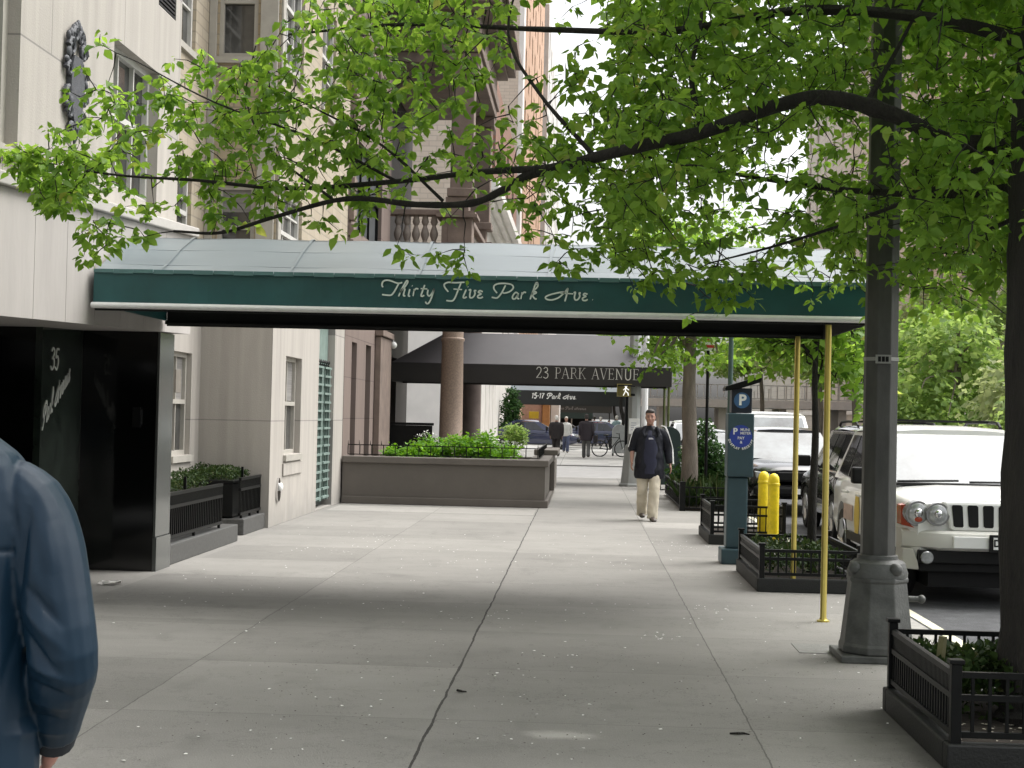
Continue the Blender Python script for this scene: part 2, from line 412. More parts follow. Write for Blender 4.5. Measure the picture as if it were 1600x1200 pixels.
# leaves -----------------------------------------------------------
LT_V = np.array([(0, 0, 0), (-.30, .33, .05), (.30, .33, .05), (-.22, .66, .02), (.22, .66, .02), (0, 1, -.10), (0, .36, -.02), (0, .68, -.03)])
LT_F = [(0, 2, 6), (0, 6, 1), (6, 2, 4, 7), (1, 6, 7, 3), (7, 4, 5), (3, 7, 5)]
LS_V = np.array([(0, 0, 0), (-.3, .5, .04), (.3, .5, .04), (0, 1, -.08)])
LS_F = [(0, 2, 3), (0, 3, 1)]
def leaf_obj(name, pos, direc, size, m, parent=None, simple=False, rnd=None, roll=.6, seed=1, aspect=1.0):
    rg = np.random.default_rng(seed)
    N = len(pos); V, F = (LS_V, LS_F) if simple else (LT_V, LT_F)
    pos = np.asarray(pos, float); d = np.asarray(direc, float); d /= np.linalg.norm(d, axis=1, keepdims=True) + 1e-9
    up = np.tile(np.array([0, 0, 1.]), (N, 1)) + rg.normal(0, roll, (N, 3))
    x = np.cross(d, up); x /= np.linalg.norm(x, axis=1, keepdims=True) + 1e-9
    z = np.cross(x, d); size = np.asarray(size, float).reshape(N, 1, 1) * np.ones((N, 1, 1))
    vs = (pos[:, None, :] + size * (V[None, :, 0:1] * aspect * x[:, None, :] + V[None, :, 1:2] * d[:, None, :] + V[None, :, 2:3] * rg.uniform(-.6, 3.2, (N, 1, 1)) * z[:, None, :])).reshape(-1, 3)
    off = root_off(parent) if parent is not None else Vector(vs.min(axis=0))
    vs = vs - np.array(off)
    me = bpy.data.meshes.new(name); k = len(V)
    li, ls, tot = [], [], 0
    fa = [np.array(f) for f in F]
    lens = np.tile([len(f) for f in F], N); flat = np.concatenate(fa)
    loops = (np.arange(N)[:, None] * k + flat[None, :]).ravel()
    me.vertices.add(N * k); me.vertices.foreach_set("co", vs.ravel())
    me.loops.add(len(loops)); me.loops.foreach_set("vertex_index", loops.astype(np.int32))
    st = np.concatenate([[0], np.cumsum(lens)[:-1]]).astype(np.int32)
    me.polygons.add(len(lens)); me.polygons.foreach_set("loop_start", st); me.polygons.foreach_set("loop_total", lens.astype(np.int32))
    me.update(calc_edges=True); me.validate()
    a = me.attributes.new("rnd", 'FLOAT', 'POINT')
    r = rg.random(N) if rnd is None else np.asarray(rnd)
    a.data.foreach_set("value", np.repeat(r, k).astype(np.float32))
    me.materials.append(m)
    o = bpy.data.objects.new(name, me); COL.objects.link(o)
    if parent is not None: o.parent = parent
    else: o.location = off
    return o
def clusters(centres, k, spread, size, rg, droop=.55):
    """k leaves fanning out of every twig tip"""
    C = np.repeat(np.asarray(centres, float), k, axis=0); N = len(C)
    az = rg.uniform(0, 2 * math.pi, N); el = rg.normal(-droop, .35, N)
    d = np.stack([np.cos(az) * np.cos(el), np.sin(az) * np.cos(el), np.sin(el)], 1)
    pos = C + d * rg.uniform(.1, 1, (N, 1)) * spread + rg.normal(0, spread * .25, (N, 3))
    rc = np.repeat(rg.random(len(centres)), k)
    return pos, d, size * rg.uniform(.48, 1.35, N), np.clip(rc * .6 + rg.random(N) * .4, 0, 1)
def blob_points(blobs, n, rg, shell=.5):
    """points in ellipsoids (cx,cy,cz,rx,ry,rz,weight), biased to the outside"""
    w = np.array([b[6] if len(b) > 6 else b[3] * b[4] * b[5] for b in blobs], float); w /= w.sum(); out = []
    idx = rg.choice(len(blobs), n, p=w)
    d = rg.normal(0, 1, (n, 3)); d /= np.linalg.norm(d, axis=1, keepdims=True)
    r = (shell + (1 - shell) * rg.random(n)) * rg.uniform(.75, 1.08, n)
    B = np.array([b[:6] for b in blobs], float)[idx]
    return B[:, :3] + d * r[:, None] * B[:, 3:6]
def bez(a, b, sag=0.0, n=5, wob=0.0, rg=None):
    a, b = np.array(a, float), np.array(b, float); out = []
    for i in range(n + 1):
        t = i / n; p = a + (b - a) * t; p[2] += -sag * 4 * t * (1 - t)
        if wob and 0 < i < n and rg is not None: p = p + rg.normal(0, wob, 3)
        out.append(tuple(p))
    return out

# ------------------------------------------------------------------ ground, pavement, road
def pavement_mat(name, joints_x=(), ty=1.68, ty0=0.6, base=(.222, .215, .198), patch=True):
    m = bpy.data.materials.new(name); m.use_nodes = True
    n, l = m.node_tree.nodes, m.node_tree.links
    b = n["Principled BSDF"]; b.inputs["Roughness"].default_value = .85; b.inputs["Specular IOR Level"].default_value = .25
    geo = n.new("ShaderNodeNewGeometry"); sp = n.new("ShaderNodeSeparateXYZ"); l.new(geo.outputs["Position"], sp.inputs[0])
    def math_(op, a, b_=None, c=None):
        q = n.new("ShaderNodeMath"); q.operation = op
        for i, v in enumerate((a, b_, c)):
            if v is None: continue
            if isinstance(v, (int, float)): q.inputs[i].default_value = v
            else: l.new(v, q.inputs[i])
        return q.outputs[0]
    def noise(scale, detail=6, rough=.6, sx=1, sy=1):
        mp = n.new("ShaderNodeMapping"); mp.inputs["Scale"].default_value = (sx, sy, 1); l.new(geo.outputs["Position"], mp.inputs[0])
        q = n.new("ShaderNodeTexNoise"); q.inputs["Scale"].default_value = scale; q.inputs["Detail"].default_value = detail; q.inputs["Roughness"].default_value = rough
        l.new(mp.outputs[0], q.inputs["Vector"]); return q.outputs[0]
    wob = math_('MULTIPLY_ADD', noise(1.6, 6, .7), .04, -.02)
    xx = math_('ADD', sp.outputs[0], wob); yy = math_('ADD', sp.outputs[1], math_('MULTIPLY', wob, .5))
    groove = None
    for c, w, s in joints_x:
        d = math_('ABSOLUTE', math_('SUBTRACT', xx, c))
        wv = math_('MULTIPLY_ADD', noise(3.1, 3), w * 1.6, w * .35)
        g = math_('MULTIPLY', math_('LESS_THAN', d, wv), s)
        groove = g if groove is None else math_('MAXIMUM', groove, g)
    # transverse joints every slab, shifted in each lane of slabs
    lane = math_('FLOOR', math_('DIVIDE', math_('SUBTRACT', sp.outputs[0], joints_x[0][0] if joints_x else 0), 1.68))
    fy = math_('FRACT', math_('DIVIDE', math_('ADD', math_('SUBTRACT', yy, ty0), math_('MULTIPLY', lane, .0)), ty))
    g = math_('MULTIPLY', math_('LESS_THAN', math_('ABSOLUTE', math_('SUBTRACT', fy, .5)), .0034), .28)
    groove = g if groove is None else math_('MAXIMUM', groove, g)
    # each slab its own grey
    row = math_('FLOOR', math_('DIVIDE', math_('SUBTRACT', math_('SUBTRACT', sp.outputs[1], ty0), ty * .5), ty))
    cb = n.new("ShaderNodeCombineXYZ"); l.new(lane, cb.inputs[0]); l.new(row, cb.inputs[1])
    wnz = n.new("ShaderNodeTexWhiteNoise"); wnz.noise_dimensions = '2D'; l.new(cb.outputs[0], wnz.inputs["Vector"])
    tone = math_('MULTIPLY_ADD', wnz.outputs["Value"], .20, .88)
    tone = math_('MULTIPLY', tone, math_('MULTIPLY_ADD', noise(.55, 7, .65), .55, .72))
    tone = math_('MULTIPLY', tone, math_('MULTIPLY_ADD', noise(1.2, 6, .7, .6, 2.2), .28, .86))
    tone = math_('MULTIPLY', tone, math_('MULTIPLY_ADD', noise(70, 3, .6), .30, .85))
    if patch:   # two strips of newer, paler concrete
        for x0, x1, y0, y1 in ((-4.2, -.79, 25.15, 26.55), (-4.2, -2.46, 11.75, 12.45), (.95, 2.7, 23.0, 24.2)):
            e = math_('MULTIPLY_ADD', noise(4, 5), .18, -.09)
            q = math_('MULTIPLY', math_('GREATER_THAN', math_('ADD', sp.outputs[0], math_('MULTIPLY', e, .2)), x0), math_('LESS_THAN', sp.outputs[0], x1))
            q = math_('MULTIPLY', q, math_('MULTIPLY', math_('GREATER_THAN', math_('ADD', sp.outputs[1], e), y0), math_('LESS_THAN', math_('ADD', sp.outputs[1], e), y1)))
            tone = math_('MULTIPLY', tone, math_('MULTIPLY_ADD', q, .32 if y0 > 20 else .14, 1.0))
    # washed-out pale stain
    if patch:
        ex = math_('DIVIDE', math_('SUBTRACT', sp.outputs[0], -.08), .21); ey = math_('DIVIDE', math_('SUBTRACT', sp.outputs[1], 7.86), .13)
        dd = math_('ADD', math_('SQRT', math_('ADD', math_('MULTIPLY', ex, ex), math_('MULTIPLY', ey, ey))), math_('MULTIPLY_ADD', noise(7, 5), 1.1, -.55))
        sr_ = n.new("ShaderNodeMapRange"); sr_.interpolation_type = 'SMOOTHSTEP'; sr_.inputs[1].default_value = 1.15; sr_.inputs[2].default_value = .2; sr_.inputs[3].default_value = 1.0; sr_.inputs[4].default_value = 1.75
        l.new(dd, sr_.inputs[0]); tone = math_('MULTIPLY', tone, sr_.outputs[0])
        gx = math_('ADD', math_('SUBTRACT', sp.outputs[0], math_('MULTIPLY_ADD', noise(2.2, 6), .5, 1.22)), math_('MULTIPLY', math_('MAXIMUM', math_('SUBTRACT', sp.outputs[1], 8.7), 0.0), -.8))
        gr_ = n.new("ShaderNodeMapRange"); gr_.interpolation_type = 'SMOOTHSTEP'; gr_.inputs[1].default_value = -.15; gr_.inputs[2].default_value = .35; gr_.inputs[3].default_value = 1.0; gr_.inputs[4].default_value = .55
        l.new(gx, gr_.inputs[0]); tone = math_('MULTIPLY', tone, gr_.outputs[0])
    # gum spots and stains
    vor = n.new("ShaderNodeTexVoronoi"); vor.inputs["Scale"].default_value = 2.6; vor.inputs["Randomness"].default_value = 1
    l.new(geo.outputs["Position"], vor.inputs["Vector"])
    spot = math_('LESS_THAN', vor.outputs["Distance"], math_('MULTIPLY', noise(2.0, 2), .085))
    tone = math_('MULTIPLY', tone, math_('MULTIPLY_ADD', spot, -.22, 1.0))
    st = n.new("ShaderNodeMapRange"); st.inputs[1].default_value = .60; st.inputs[2].default_value = .80; st.inputs[3].default_value = 1; st.inputs[4].default_value = .72
    l.new(noise(.9, 5, .6), st.inputs[0]); tone = math_('MULTIPLY', tone, st.outputs[0])
    vo2 = n.new("ShaderNodeTexVoronoi"); vo2.inputs["Scale"].default_value = 5.5; l.new(geo.outputs["Position"], vo2.inputs["Vector"])
    tone = math_('MULTIPLY', tone, math_('MULTIPLY_ADD', math_('LESS_THAN', vo2.outputs["Distance"], math_('MULTIPLY_ADD', noise(1.4, 3), .16, -.055)), -.16, 1.0))
    st2 = n.new("ShaderNodeMapRange"); st2.interpolation_type = 'SMOOTHSTEP'; st2.inputs[1].default_value = .58; st2.inputs[2].default_value = .72; st2.inputs[3].default_value = 1; st2.inputs[4].default_value = .89
    l.new(noise(2.3, 4, .55, 1.0, .5), st2.inputs[0]); tone = math_('MULTIPLY', tone, st2.outputs[0])
    hair = math_('LESS_THAN', math_('ABSOLUTE', math_('SUBTRACT', noise(.8, 8, .7), .5)), .0022)
    tone = math_('MULTIPLY', tone, math_('MULTIPLY_ADD', hair, -.28, 1.0))
    mx = n.new("ShaderNodeMix"); mx.data_type = 'RGBA'; mx.blend_type = 'MULTIPLY'; mx.inputs[0].default_value = 1
    mx.inputs[6].default_value = (*base, 1); l.new(tone, mx.inputs[7])
    m2 = n.new("ShaderNodeMix"); m2.data_type = 'RGBA'; m2.inputs[7].default_value = (.035, .033, .03, 1)
    l.new(groove, m2.inputs[0]); l.new(mx.outputs[2], m2.inputs[6]); l.new(m2.outputs[2], b.inputs["Base Color"])
    bp = n.new("ShaderNodeBump"); bp.inputs["Strength"].default_value = .35; bp.inputs["Distance"].default_value = .01
    l.new(math_('SUBTRACT', noise(90, 4), math_('MULTIPLY', groove, 2)), bp.inputs["Height"]); l.new(bp.outputs[0], b.inputs["Normal"])
    return m
M_WALK = pavement_mat("sidewalk_concrete", ((-2.44, .0035, .5), (-.76, .0062, .95), (.92, .004, .6)))
M_WALK2 = pavement_mat("far_concrete", ((-.76, .008, .6),), base=(.27, .265, .25), patch=False)
M_ROAD = mat("asphalt", (.06, .062, .066), .9, .3, 6.0, bump=.5)
M_ROAD2 = mat("worn_concrete_road", (.24, .235, .225), .9, .12, 3.0, bump=.3)
M_KERB = mat("granite_kerb", (.30, .29, .27), .8, .2, 12.0, bump=.2)

struct('ground', MB().box(-600, 600, -100, 1500, -.6, -.2), mat("far_ground", (.18, .18, .17), .9, .2, .3))
struct('sidewalk', MB().box(-5.6, 2.62, -8, 41.3, -.18, 0), M_WALK)
struct('road', MB().box(2.78, 9.0, -8, 260, -.19, -.13), M_ROAD)
struct('far_road', MB().box(13.0, 19.5, -8, 260, -.19, -.13), M_ROAD)
struct('kerb', MB().box(2.624, 2.776, -8, 41.3, -.19, .004), M_KERB, bevel=.012)
struct('cross_street', MB().box(-40, 2.77, 41.46, 52.0, -.19, -.04), M_ROAD2)
struct('cross_street_kerb', MB().box(-5.6, 2.62, 41.304, 41.456, -.19, .004), M_KERB, bevel=.012)
struct('far_sidewalk', MB().box(-5.6, 2.77, 52.004, 74.0, -.19, .0), M_WALK2)
struct('second_cross_street', MB().box(-60, 2.77, 74.004, 88.0, -.19, -.03), mat("sunlit_pale_road", (.42, .42, .40), .9, .1, 2.0))  # pale road colour stands in for sunlight on this stretch
struct('last_sidewalk', MB().box(-5.6, 2.77, 88.004, 260.0, -.19, .0), M_WALK2)
struct('median', MB().box(9.004, 12.996, -8, 260, -.19, .1), mat("median_grass", (.06, .10, .03), .95, .4, 8.0, bump=.5))
struct('opposite_sidewalk', MB().box(19.504, 30, -8, 260, -.19, .0), M_WALK2)
struct('road_marking', MB().box(3.02, 3.12, -4, 40, -.128, -.126), mat("road_paint", (.62, .60, .45), .7, .3, 8.0))

# fallen petals and crumbs of blossom on the pavement (nobody could count them)
def flecks(name, n, x0, x1, y0, y1, smin, smax, m, seed, label, cat):
    rg = np.random.default_rng(seed); mb = MB()
    cs = [(rg.uniform(x0, x1), y0 + (y1 - y0) * rg.random() ** .8, rg.uniform(.08, .6)) for _ in range(max(4, n // 14))]
    for i in range(n):
        cx, cy, cr = cs[rg.integers(len(cs))]; x = min(x1, max(x0, cx + rg.normal(0, cr))); y = min(y1, max(y0, cy + rg.normal(0, cr * 1.3)));
        if rg.random() < .35: x = rg.uniform(x0, x1); y = rg.uniform(y0, y1)
        s = smin + (smax - smin) * rg.random() ** 2; a = rg.uniform(0, 6.28); k = rg.integers(4, 7)
        z = .002 + rg.random() * .004
        mb.add([(x + s * rg.uniform(.5, 1) * math.cos(a + 6.283 * j / k), y + s * rg.uniform(.5, 1) * math.sin(a + 6.283 * j / k), z + rg.uniform(0, .004)) for j in range(k)], [tuple(range(k))])
    return tag(obj(name, mb, m), label, cat, kind='stuff')
flecks('fallen_petals', 620, -4.0, 2.6, 5.2, 22, .007, .016, M_FLOWER, 3, "tiny white petals scattered over the grey sidewalk", "petals")
flecks('dirt_crumbs', 900, -2.0, 2.2, 5.2, 10.5, .003, .009, mat("dirt", (.06, .05, .04), .9), 4, "dark dirt crumbs scattered near the tree pit", "dirt")

# ------------------------------------------------------------------ 35: limestone apartment building
ZTOP = 30.0
b35 = thing('apartment_building', "pale limestone and tan brick apartment building with black granite entrance", "building", (-4.3, 12.0, 0))
w = MB()
hA = [(9.75, 11.33, 3.52, 6.3), (13.6, 15.08, 3.62, 4.95), (14.98, 15.62, 5.62, 6.25), (11.9, 13.3, 6.9, 9.0)]
wall(w, 'X', -4.3, 6.0, 15.85, 3.22, ZTOP, hA, .22)
obj('upper_wall', w, M_STONE_X, b35)
w = MB(); wall(w, 'Y', 15.85, -5.3, -4.3, 0, ZTOP, (), .1, -1); obj('return_wall', w, M_STONE_Y, b35)
# recessed court wall: limestone below, tan brick above
w = MB(); hC = [(19.55, 20.51, 1.0, 2.36)]
wall(w, 'X', -5.3, 15.85, 20.97, 0, 3.32, hC, .16); obj('court_wall', w, M_STONE_X, b35)
w = MB(); hCb = [(19.0, 20.25, 6.35, 8.1), (19.0, 20.25, 3.5, 4.85), (16.9, 18.1, 6.35, 8.1)]
wall(w, 'X', -5.3, 15.85, 20.97, 3.32, ZTOP, hCb, .14); obj('court_brick_wall', w, M_BRICK_X, b35)
# far wing: face towards the camera, then face towards the street
w = MB(); wall(w, 'Y', 20.97, -5.3, -4.3, 0, 3.32, (), .1, 1); obj('wing_end_wall', w, M_STONE_Y, b35)
w = MB(); hE = [(-5.16, -4.62, 6.5, 8.0), (-5.12, -4.60, 3.5, 4.72)]
wall(w, 'Y', 20.97, -5.3, -4.3, 3.32, ZTOP, hE, .12, 1); obj('wing_end_brick_wall', w, M_BRICK_Y, b35)
w = MB(); hW = [(21.94, 23.19, .98, 2.41), (24.7, 26.25, 0.02, 3.2)]
wall(w, 'X', -4.3, 20.97, 27.28, 0, 3.32, hW, .2); obj('wing_wall', w, M_STONE_X, b35)
w = MB(); hU = [(20.98 + .22, 22.72, 6.5, 8.2), (20.98 + .22, 22.9, 3.5, 4.75), (24.3, 25.6, 6.5, 8.2)]
wall(w, 'X', -4.3, 20.97, 27.28, 3.32, ZTOP, hU, .16); obj('wing_brick_wall', w, M_BRICK_X, b35)
w = MB(); w.quad((-4.3, 6, ZTOP), (-4.3, 15.85, ZTOP), (-20, 15.85, ZTOP), (-20, 6, ZTOP)); w.quad((-4.3, 20.97, ZTOP), (-4.3, 27.28, ZTOP), (-20, 27.28, ZTOP), (-20, 20.97, ZTOP))
w.quad((-5.3, 15.85, ZTOP - .01), (-5.3, 20.97, ZTOP - .01), (-20, 20.97, ZTOP - .01), (-20, 15.85, ZTOP - .01))
w.quad((-20, 6, 0), (-20, 27.28, 0), (-20, 27.28, ZTOP), (-20, 6, ZTOP)); w.quad((-4.3, 6, 3.2), (-20, 6, 0), (-20, 6, ZTOP), (-4.3, 6, ZTOP)); w.quad((-4.3, 27.28, 0), (-20, 27.28, 0), (-20, 27.28, ZTOP), (-4.3, 27.28, ZTOP))
obj('roof', w, M_BRICK_Y, b35)
window(b35, 'X', -4.3, 9.75, 11.33, 3.52, 6.3, .15, cols=1, fw=.10, fm=M_TRIM, pane_m=glass("green_window_glass", (.06, .085, .055), .08))
window(b35, 'X', -4.3, 13.6, 15.08, 3.62, 4.95, .15, cols=3, rows=2, fm=M_TRIMW, sill=False)
window(b35, 'X', -4.3, 11.9, 13.3, 6.9, 9.0, .15, cols=2, fm=M_TRIM)
window(b35, 'X', -5.3, 19.55, 20.51, 1.0, 2.36, .12, cols=2, fm=M_TRIM, blind=.5)
window(b35, 'X', -5.3, 19.0, 20.25, 6.35, 8.1, .10, cols=2, rows=3, fm=M_TRIMW)
window(b35, 'X', -5.3, 19.0, 20.25, 3.5, 4.85, .10, cols=2, rows=3, fm=M_TRIMW)
window(b35, 'X', -5.3, 16.9, 18.1, 6.35, 8.1, .10, cols=2, rows=3, fm=M_TRIMW)
window(b35, 'Y', 20.97, -5.16, -4.62, 6.5, 8.0, .08, 1, fm=M_TRIM, blind=.5)
window(b35, 'Y', 20.97, -5.12, -4.60, 3.5, 4.72, .08, 1, fm=M_TRIM, blind=.3)
window(b35, 'X', -4.3, 21.94, 23.19, .98, 2.41, .14, cols=2, fm=M_TRIM, blind=.45)
window(b35, 'X', -4.3, 21.2, 22.72, 6.5, 8.2, .10, cols=3, rows=4, fm=M_TRIMW)
window(b35, 'X', -4.3, 21.2, 22.9, 3.5, 4.75, .10, cols=3, rows=4, fm=M_TRIMW)
window(b35, 'X', -4.3, 24.3, 25.6, 6.5, 8.2, .10, cols=2, rows=3, fm=M_TRIMW)
# painted pilaster panels round the wing corner window
w = MB(); w.box(-4.58, -4.33, 20.93, 20.966, 3.33, 12); w.box(-5.295, -5.19, 20.935, 20.966, 3.33, 12); w.box(-4.296, -4.265, 20.99, 21.17, 3.33, 12)
obj('corner_panel', w, M_TRIM, b35, bevel=.006)
# low plaque, panels under windows, wall lens fitting
obj('plaque', MB().box(-5.296, -5.27, 19.62, 19.86, 1.82, 2.12), mat("bronze_plaque", (.20, .18, .155), .5, .15, 8.0), b35, bevel=.004)
obj('sill_panel', MB().box(-4.297, -4.275, 21.85, 23.3, .68, .86), M_STONE_X, b35, bevel=.006)
lf = MB(); lf.prism([(.11 * math.sin(t) * (1 - .25 * math.cos(t)), .17 * math.cos(t)) for t in [i * 2 * math.pi / 20 for i in range(20)]], 0, .03, lambda u, v, d: (-4.298 + d, 21.53 + u, .50 + v))
lo = obj('wall_lamp', lf, M_CHROME, b35, smooth=40)
obj('lamp_bulb', MB().ball((-4.25, 21.53, .54), .035, .06, .06), M_WHITE, lo, smooth=60)
# vent grille
w = MB()
for i in range(15): z = 5.63 + i * .042; w.box(-4.36, -4.30, 14.99, 15.61, z, z + .022)
w.box(-4.40, -4.37, 14.98, 15.62, 5.62, 6.25)
obj('vent_grille', w, M_IRON, b35)
# entrance portal
def slopez(zb, k): return lambda y: zb + k * (y - 11)
zb_, zt_ = slopez(2.255, .0288), slopez(3.18, .048)
w = MB(); Ys = [6.0] + [7.0 + i * .72 for i in range(12)] + [15.92]
for i in range(len(Ys) - 1):
    a, b = Ys[i] + .004, Ys[i + 1] - .004
    vs = [(x, y, z(y)) for x in (-5.8, -4.14) for y in (a, b) for z in (zb_, zt_)]
    w.add(vs, [(0, 1, 3, 2), (4, 6, 7, 5), (0, 4, 5, 1), (2, 3, 7, 6), (0, 2, 6, 4), (1, 5, 7, 3)])
obj('portal_lintel', w, mat("portal_limestone", (.385, .36, .34), .75, .10, 1.2, bump=.12, stretch=(2, 2, .5)), b35)
w = MB(); vs = [(x, y, zt_(y) + dz) for x in (-4.5, -4.09) for y in (6.0, 16.0) for dz in (.004, .10)]
w.add(vs, [(0, 1, 3, 2), (4, 6, 7, 5), (0, 4, 5, 1), (2, 3, 7, 6), (0, 2, 6, 4), (1, 5, 7, 3)])
obj('portal_ledge', w, mat("ledge_limestone", (.40, .38, .355), .75, .1, 2.0, bump=.1), b35, bevel=.01)
obj('portal_reveal', MB().box(-4.984, -4.236, 15.03, 15.54, 0, 2.38), M_BLACKG, b35)
obj('portal_pier', MB().box(-4.232, -4.205, 15.032, 15.55, .34, 2.37).box(-4.232, -4.190, 15.026, 15.55, .0, .335), M_GREYG, b35, bevel=.003)
etched = obj('etched_panel', MB().box(-5.05, -4.985, 13.9, 15.028, 0, 2.42), mat("polished_dark_panel", (.022, .030, .024), .06, .4, 5.0, spec=.8), b35)
obj('doorway', MB().box(-7.0, -5.05, 13.905, 14.0, 0, 2.45).box(-7.1, -7.0, 6, 14.0, 0, 2.5).box(-7.0, -4.2, 6.0, 6.2, 0, 2.2), M_BLACKG, b35)
obj('near_pier', MB().box(-4.9, -4.2, 6.25, 9.9, 0, 2.1), M_BLACKG, b35)
ic = obj('intercom', MB().box(-4.46, -4.38, 15.005, 15.028, 1.42, 1.62), M_IRON, b35)
obj('nameplate', MB().box(-4.378, -4.372, 15.0, 15.028, 1.45, 1.60), M_CHROME, ic)
# iron cartouche on the wall, built from curls and leaves round a shield
ca = MB()
fc = lambda u, v, d: (-4.296 + d, 12.52 + u * .97, 4.26 + v * .97)
ca.prism([(.0, -.40), (.10, -.26), (.17, -.05), (.17, .14), (.10, .26), (-.10, .26), (-.17, .14), (-.17, -.05), (-.10, -.26)], 0, .045, fc)
rg_ = random.Random(5)
for sgn in (-1, 1):
    for cu, cv, r0, turns in ((.15, .32, .085, 1.4), (.20, .12, .07, 1.2), (.21, -.08, .06, 1.3), (.16, -.24, .06, 1.2), (.07, .44, .07, 1.3), (.10, -.36, .045, 1.1)):
        pts = [fc(sgn * (cu + r0 * (1 - t / 14) * math.cos(t * turns * .62)), cv + r0 * (1 - t / 14) * math.sin(t * turns * .62), .03) for t in range(11)]
        ca.tube(pts, [.026 - .0014 * t for t in range(11)], 6)
    for k in range(9):
        u, v = sgn * rg_.uniform(.12, .27), rg_.uniform(-.30, .46)
        ca.ball(fc(u, v, .03), .022, rg_.uniform(.02, .05), rg_.uniform(.025, .06), 7, 5)
ca.tube([fc(0, -.36, .03), fc(0, -.43, .03), fc(0, -.49, .02)], [.035, .024, .006], 6)
for k in range(5): ca.ball(fc((k - 2) * .055, .47 + .03 * (2 - abs(k - 2)), .03), .024, .028, .055, 7, 5)
obj('cartouche', ca, M_ORN, b35, smooth=50)
# etched house number and street name on the polished panel
GL = {  # strokes of a light script, u to the right, v up, x-height about 1
 'P': [[(.35, .9), (.05, 1.25), (.1, 1.7), (.6, 1.95), (1.3, 1.95), (1.75, 1.6), (1.5, 1.15), (.9, .95), (.75, 1.0)], [(1.05, 1.75), (.75, .9), (.45, .25), (.2, 0), (-.15, .1)]],
 'a': [[(.85, .95), (.5, 1.0), (.12, .55), (.15, .08), (.5, .1), (.85, .75)], [(.9, .95), (.8, .15), (1.1, .05)]],
 'r': [[(.15, .95), (.05, 0)], [(.08, .6), (.4, .95), (.7, .9)]],
 'k': [[(.75, 1.9), (.55, 2.1), (.35, 1.6), (.15, .6), (.02, 0)], [(.75, 1.9), (.85, 1.5), (.4, .9)], [(.15, .7), (.55, .95), (.7, .75), (.25, .6), (.6, .1), (.95, .05)]],
 'A': [[(1.75, 1.3), (1.0, 1.15), (.2, .7), (-.1, .35), (.2, .05), (.8, .15), (1.4, .75), (1.9, 1.75)], [(1.9, 1.75), (1.7, .8), (1.65, -.2)], [(1.2, 1.0), (2.3, .9)]],
 'v': [[(0, .9), (.25, .95), (.15, .4), (.25, .02), (.55, .1), (.8, .6), (.75, .95), (1.0, .95)]],
 'e': [[(.75, .8), (.4, .98), (.25, .7), (.6, .5), (.15, .3), (.2, .03), (.6, .02), (.85, .25)]],
 'n': [[(.15, .95), (.05, 0)], [(.08, .5), (.4, .95), (.65, .85), (.6, .1), (.85, .05)]],
 'u': [[(.1, .95), (.08, .2), (.3, .02), (.6, .3), (.75, .95)], [(.75, .95), (.7, .1), (.95, .05)]],
 'S': [[(1.2, 1.6), (.9, 1.95), (.4, 1.75), (.5, 1.25), (1.0, .8), (.8, .1), (.2, .05), (-.1, .4)]],
 '3': [[(0, 1.7), (.4, 2.0), (.8, 1.7), (.5, 1.15), (.3, 1.05), (.75, .9), (.8, .3), (.3, -.05), (-.1, .25)]],
 '5': [[(.95, 1.95), (.3, 1.9), (.15, 1.15), (.6, 1.25), (.85, .7), (.5, .0), (-.05, .2)]],
 '1': [[(.0, 1.5), (.45, 1.95)], [(.45, 1.95), (.2, 0)]], '7': [[(.1, 1.85), (.9, 1.9)], [(.9, 1.9), (.4, 1.0), (.25, 0)]],
 '-': [[(0, .9), (.5, .95)]], '.': [[(.05, .03), (.15, .03)]], ' ': []}
GW = {'P': 1.75, 'a': 1.15, 'r': .75, 'k': 1.05, 'A': 2.3, 'v': 1.05, 'e': .95, 'n': .95, 'u': 1.05, 'S': 1.3, '3': 1.0, '5': 1.05, '1': .7, '7': 1.0, '-': .7, '.': .3, ' ': .8}
def script(mb, s, unit, w, f, slant=.25):
    x = 0.0
    tot = sum(GW[c] for c in s) + .12 * len(s)
    for c in s:
        for st in GL[c]:
            ribbon(mb, [((x - tot / 2 + u + slant * v * .3) * unit, v * unit) for u, v in st], w, f)
        x += GW[c] + .12
    return mb
lt = MB()
ang = R(23)
script(lt, '35', .098, .020, lambda u, v, d: (-4.984 + d, 14.24 + u, 1.96 + v))
def dgl(u, v, d): return (-4.984 + d, 14.31 + u + v * .15, 1.64 + v * 2.0 + u * .66)
script(lt, 'Park Avenue', .052, .016, dgl)
obj('etched_lettering', lt, mat("etched_letter", (.55, .57, .53), .6, .1, 8.0), etched)

# metal trellis doors in the wing wall
tg = thing('trellis_gate', "grey green metal trellis gate set into the limestone wall", "gate", (-4.4, 25.45, 0))
obj('top_panel', MB().box(-4.46, -4.42, 24.71, 26.24, 2.42, 3.19), M_TRELLIS, tg)
for y0, y1 in ((24.72, 25.45), (25.49, 26.22)):
    lv = MB(); lv.box(-4.40, -4.36, y0, y0 + .06, .12, 2.36); lv.box(-4.40, -4.36, y1 - .06, y1, .12, 2.36)
    for i in range(16): z = .16 + i * .145; lv.box(-4.395, -4.33, y0 + .06, y1 - .06, z, z + .035)
    for i in range(1, 3): y = y0 + (y1 - y0) * i / 3; lv.box(-4.405, -4.37, y - .012, y + .012, .12, 2.34)
    obj('door_leaf', lv, M_TRELLIS, tg)
    sc = MB()
    for k in range(4):
        c = y0 + .1 + k * .18
        sc.tube([(-4.38, c + .06 * math.cos(t * .7), 2.43 + .05 * math.sin(t * .7)) for t in range(9)], .010, 5)
    obj('scroll_cresting', sc, M_IRON, tg)
obj('back_board', MB().box(-4.49, -4.47, 24.71, 26.24, .03, 2.41), mat("dark_board", (.06, .07, .065), .7, .2, 5.0), tg)

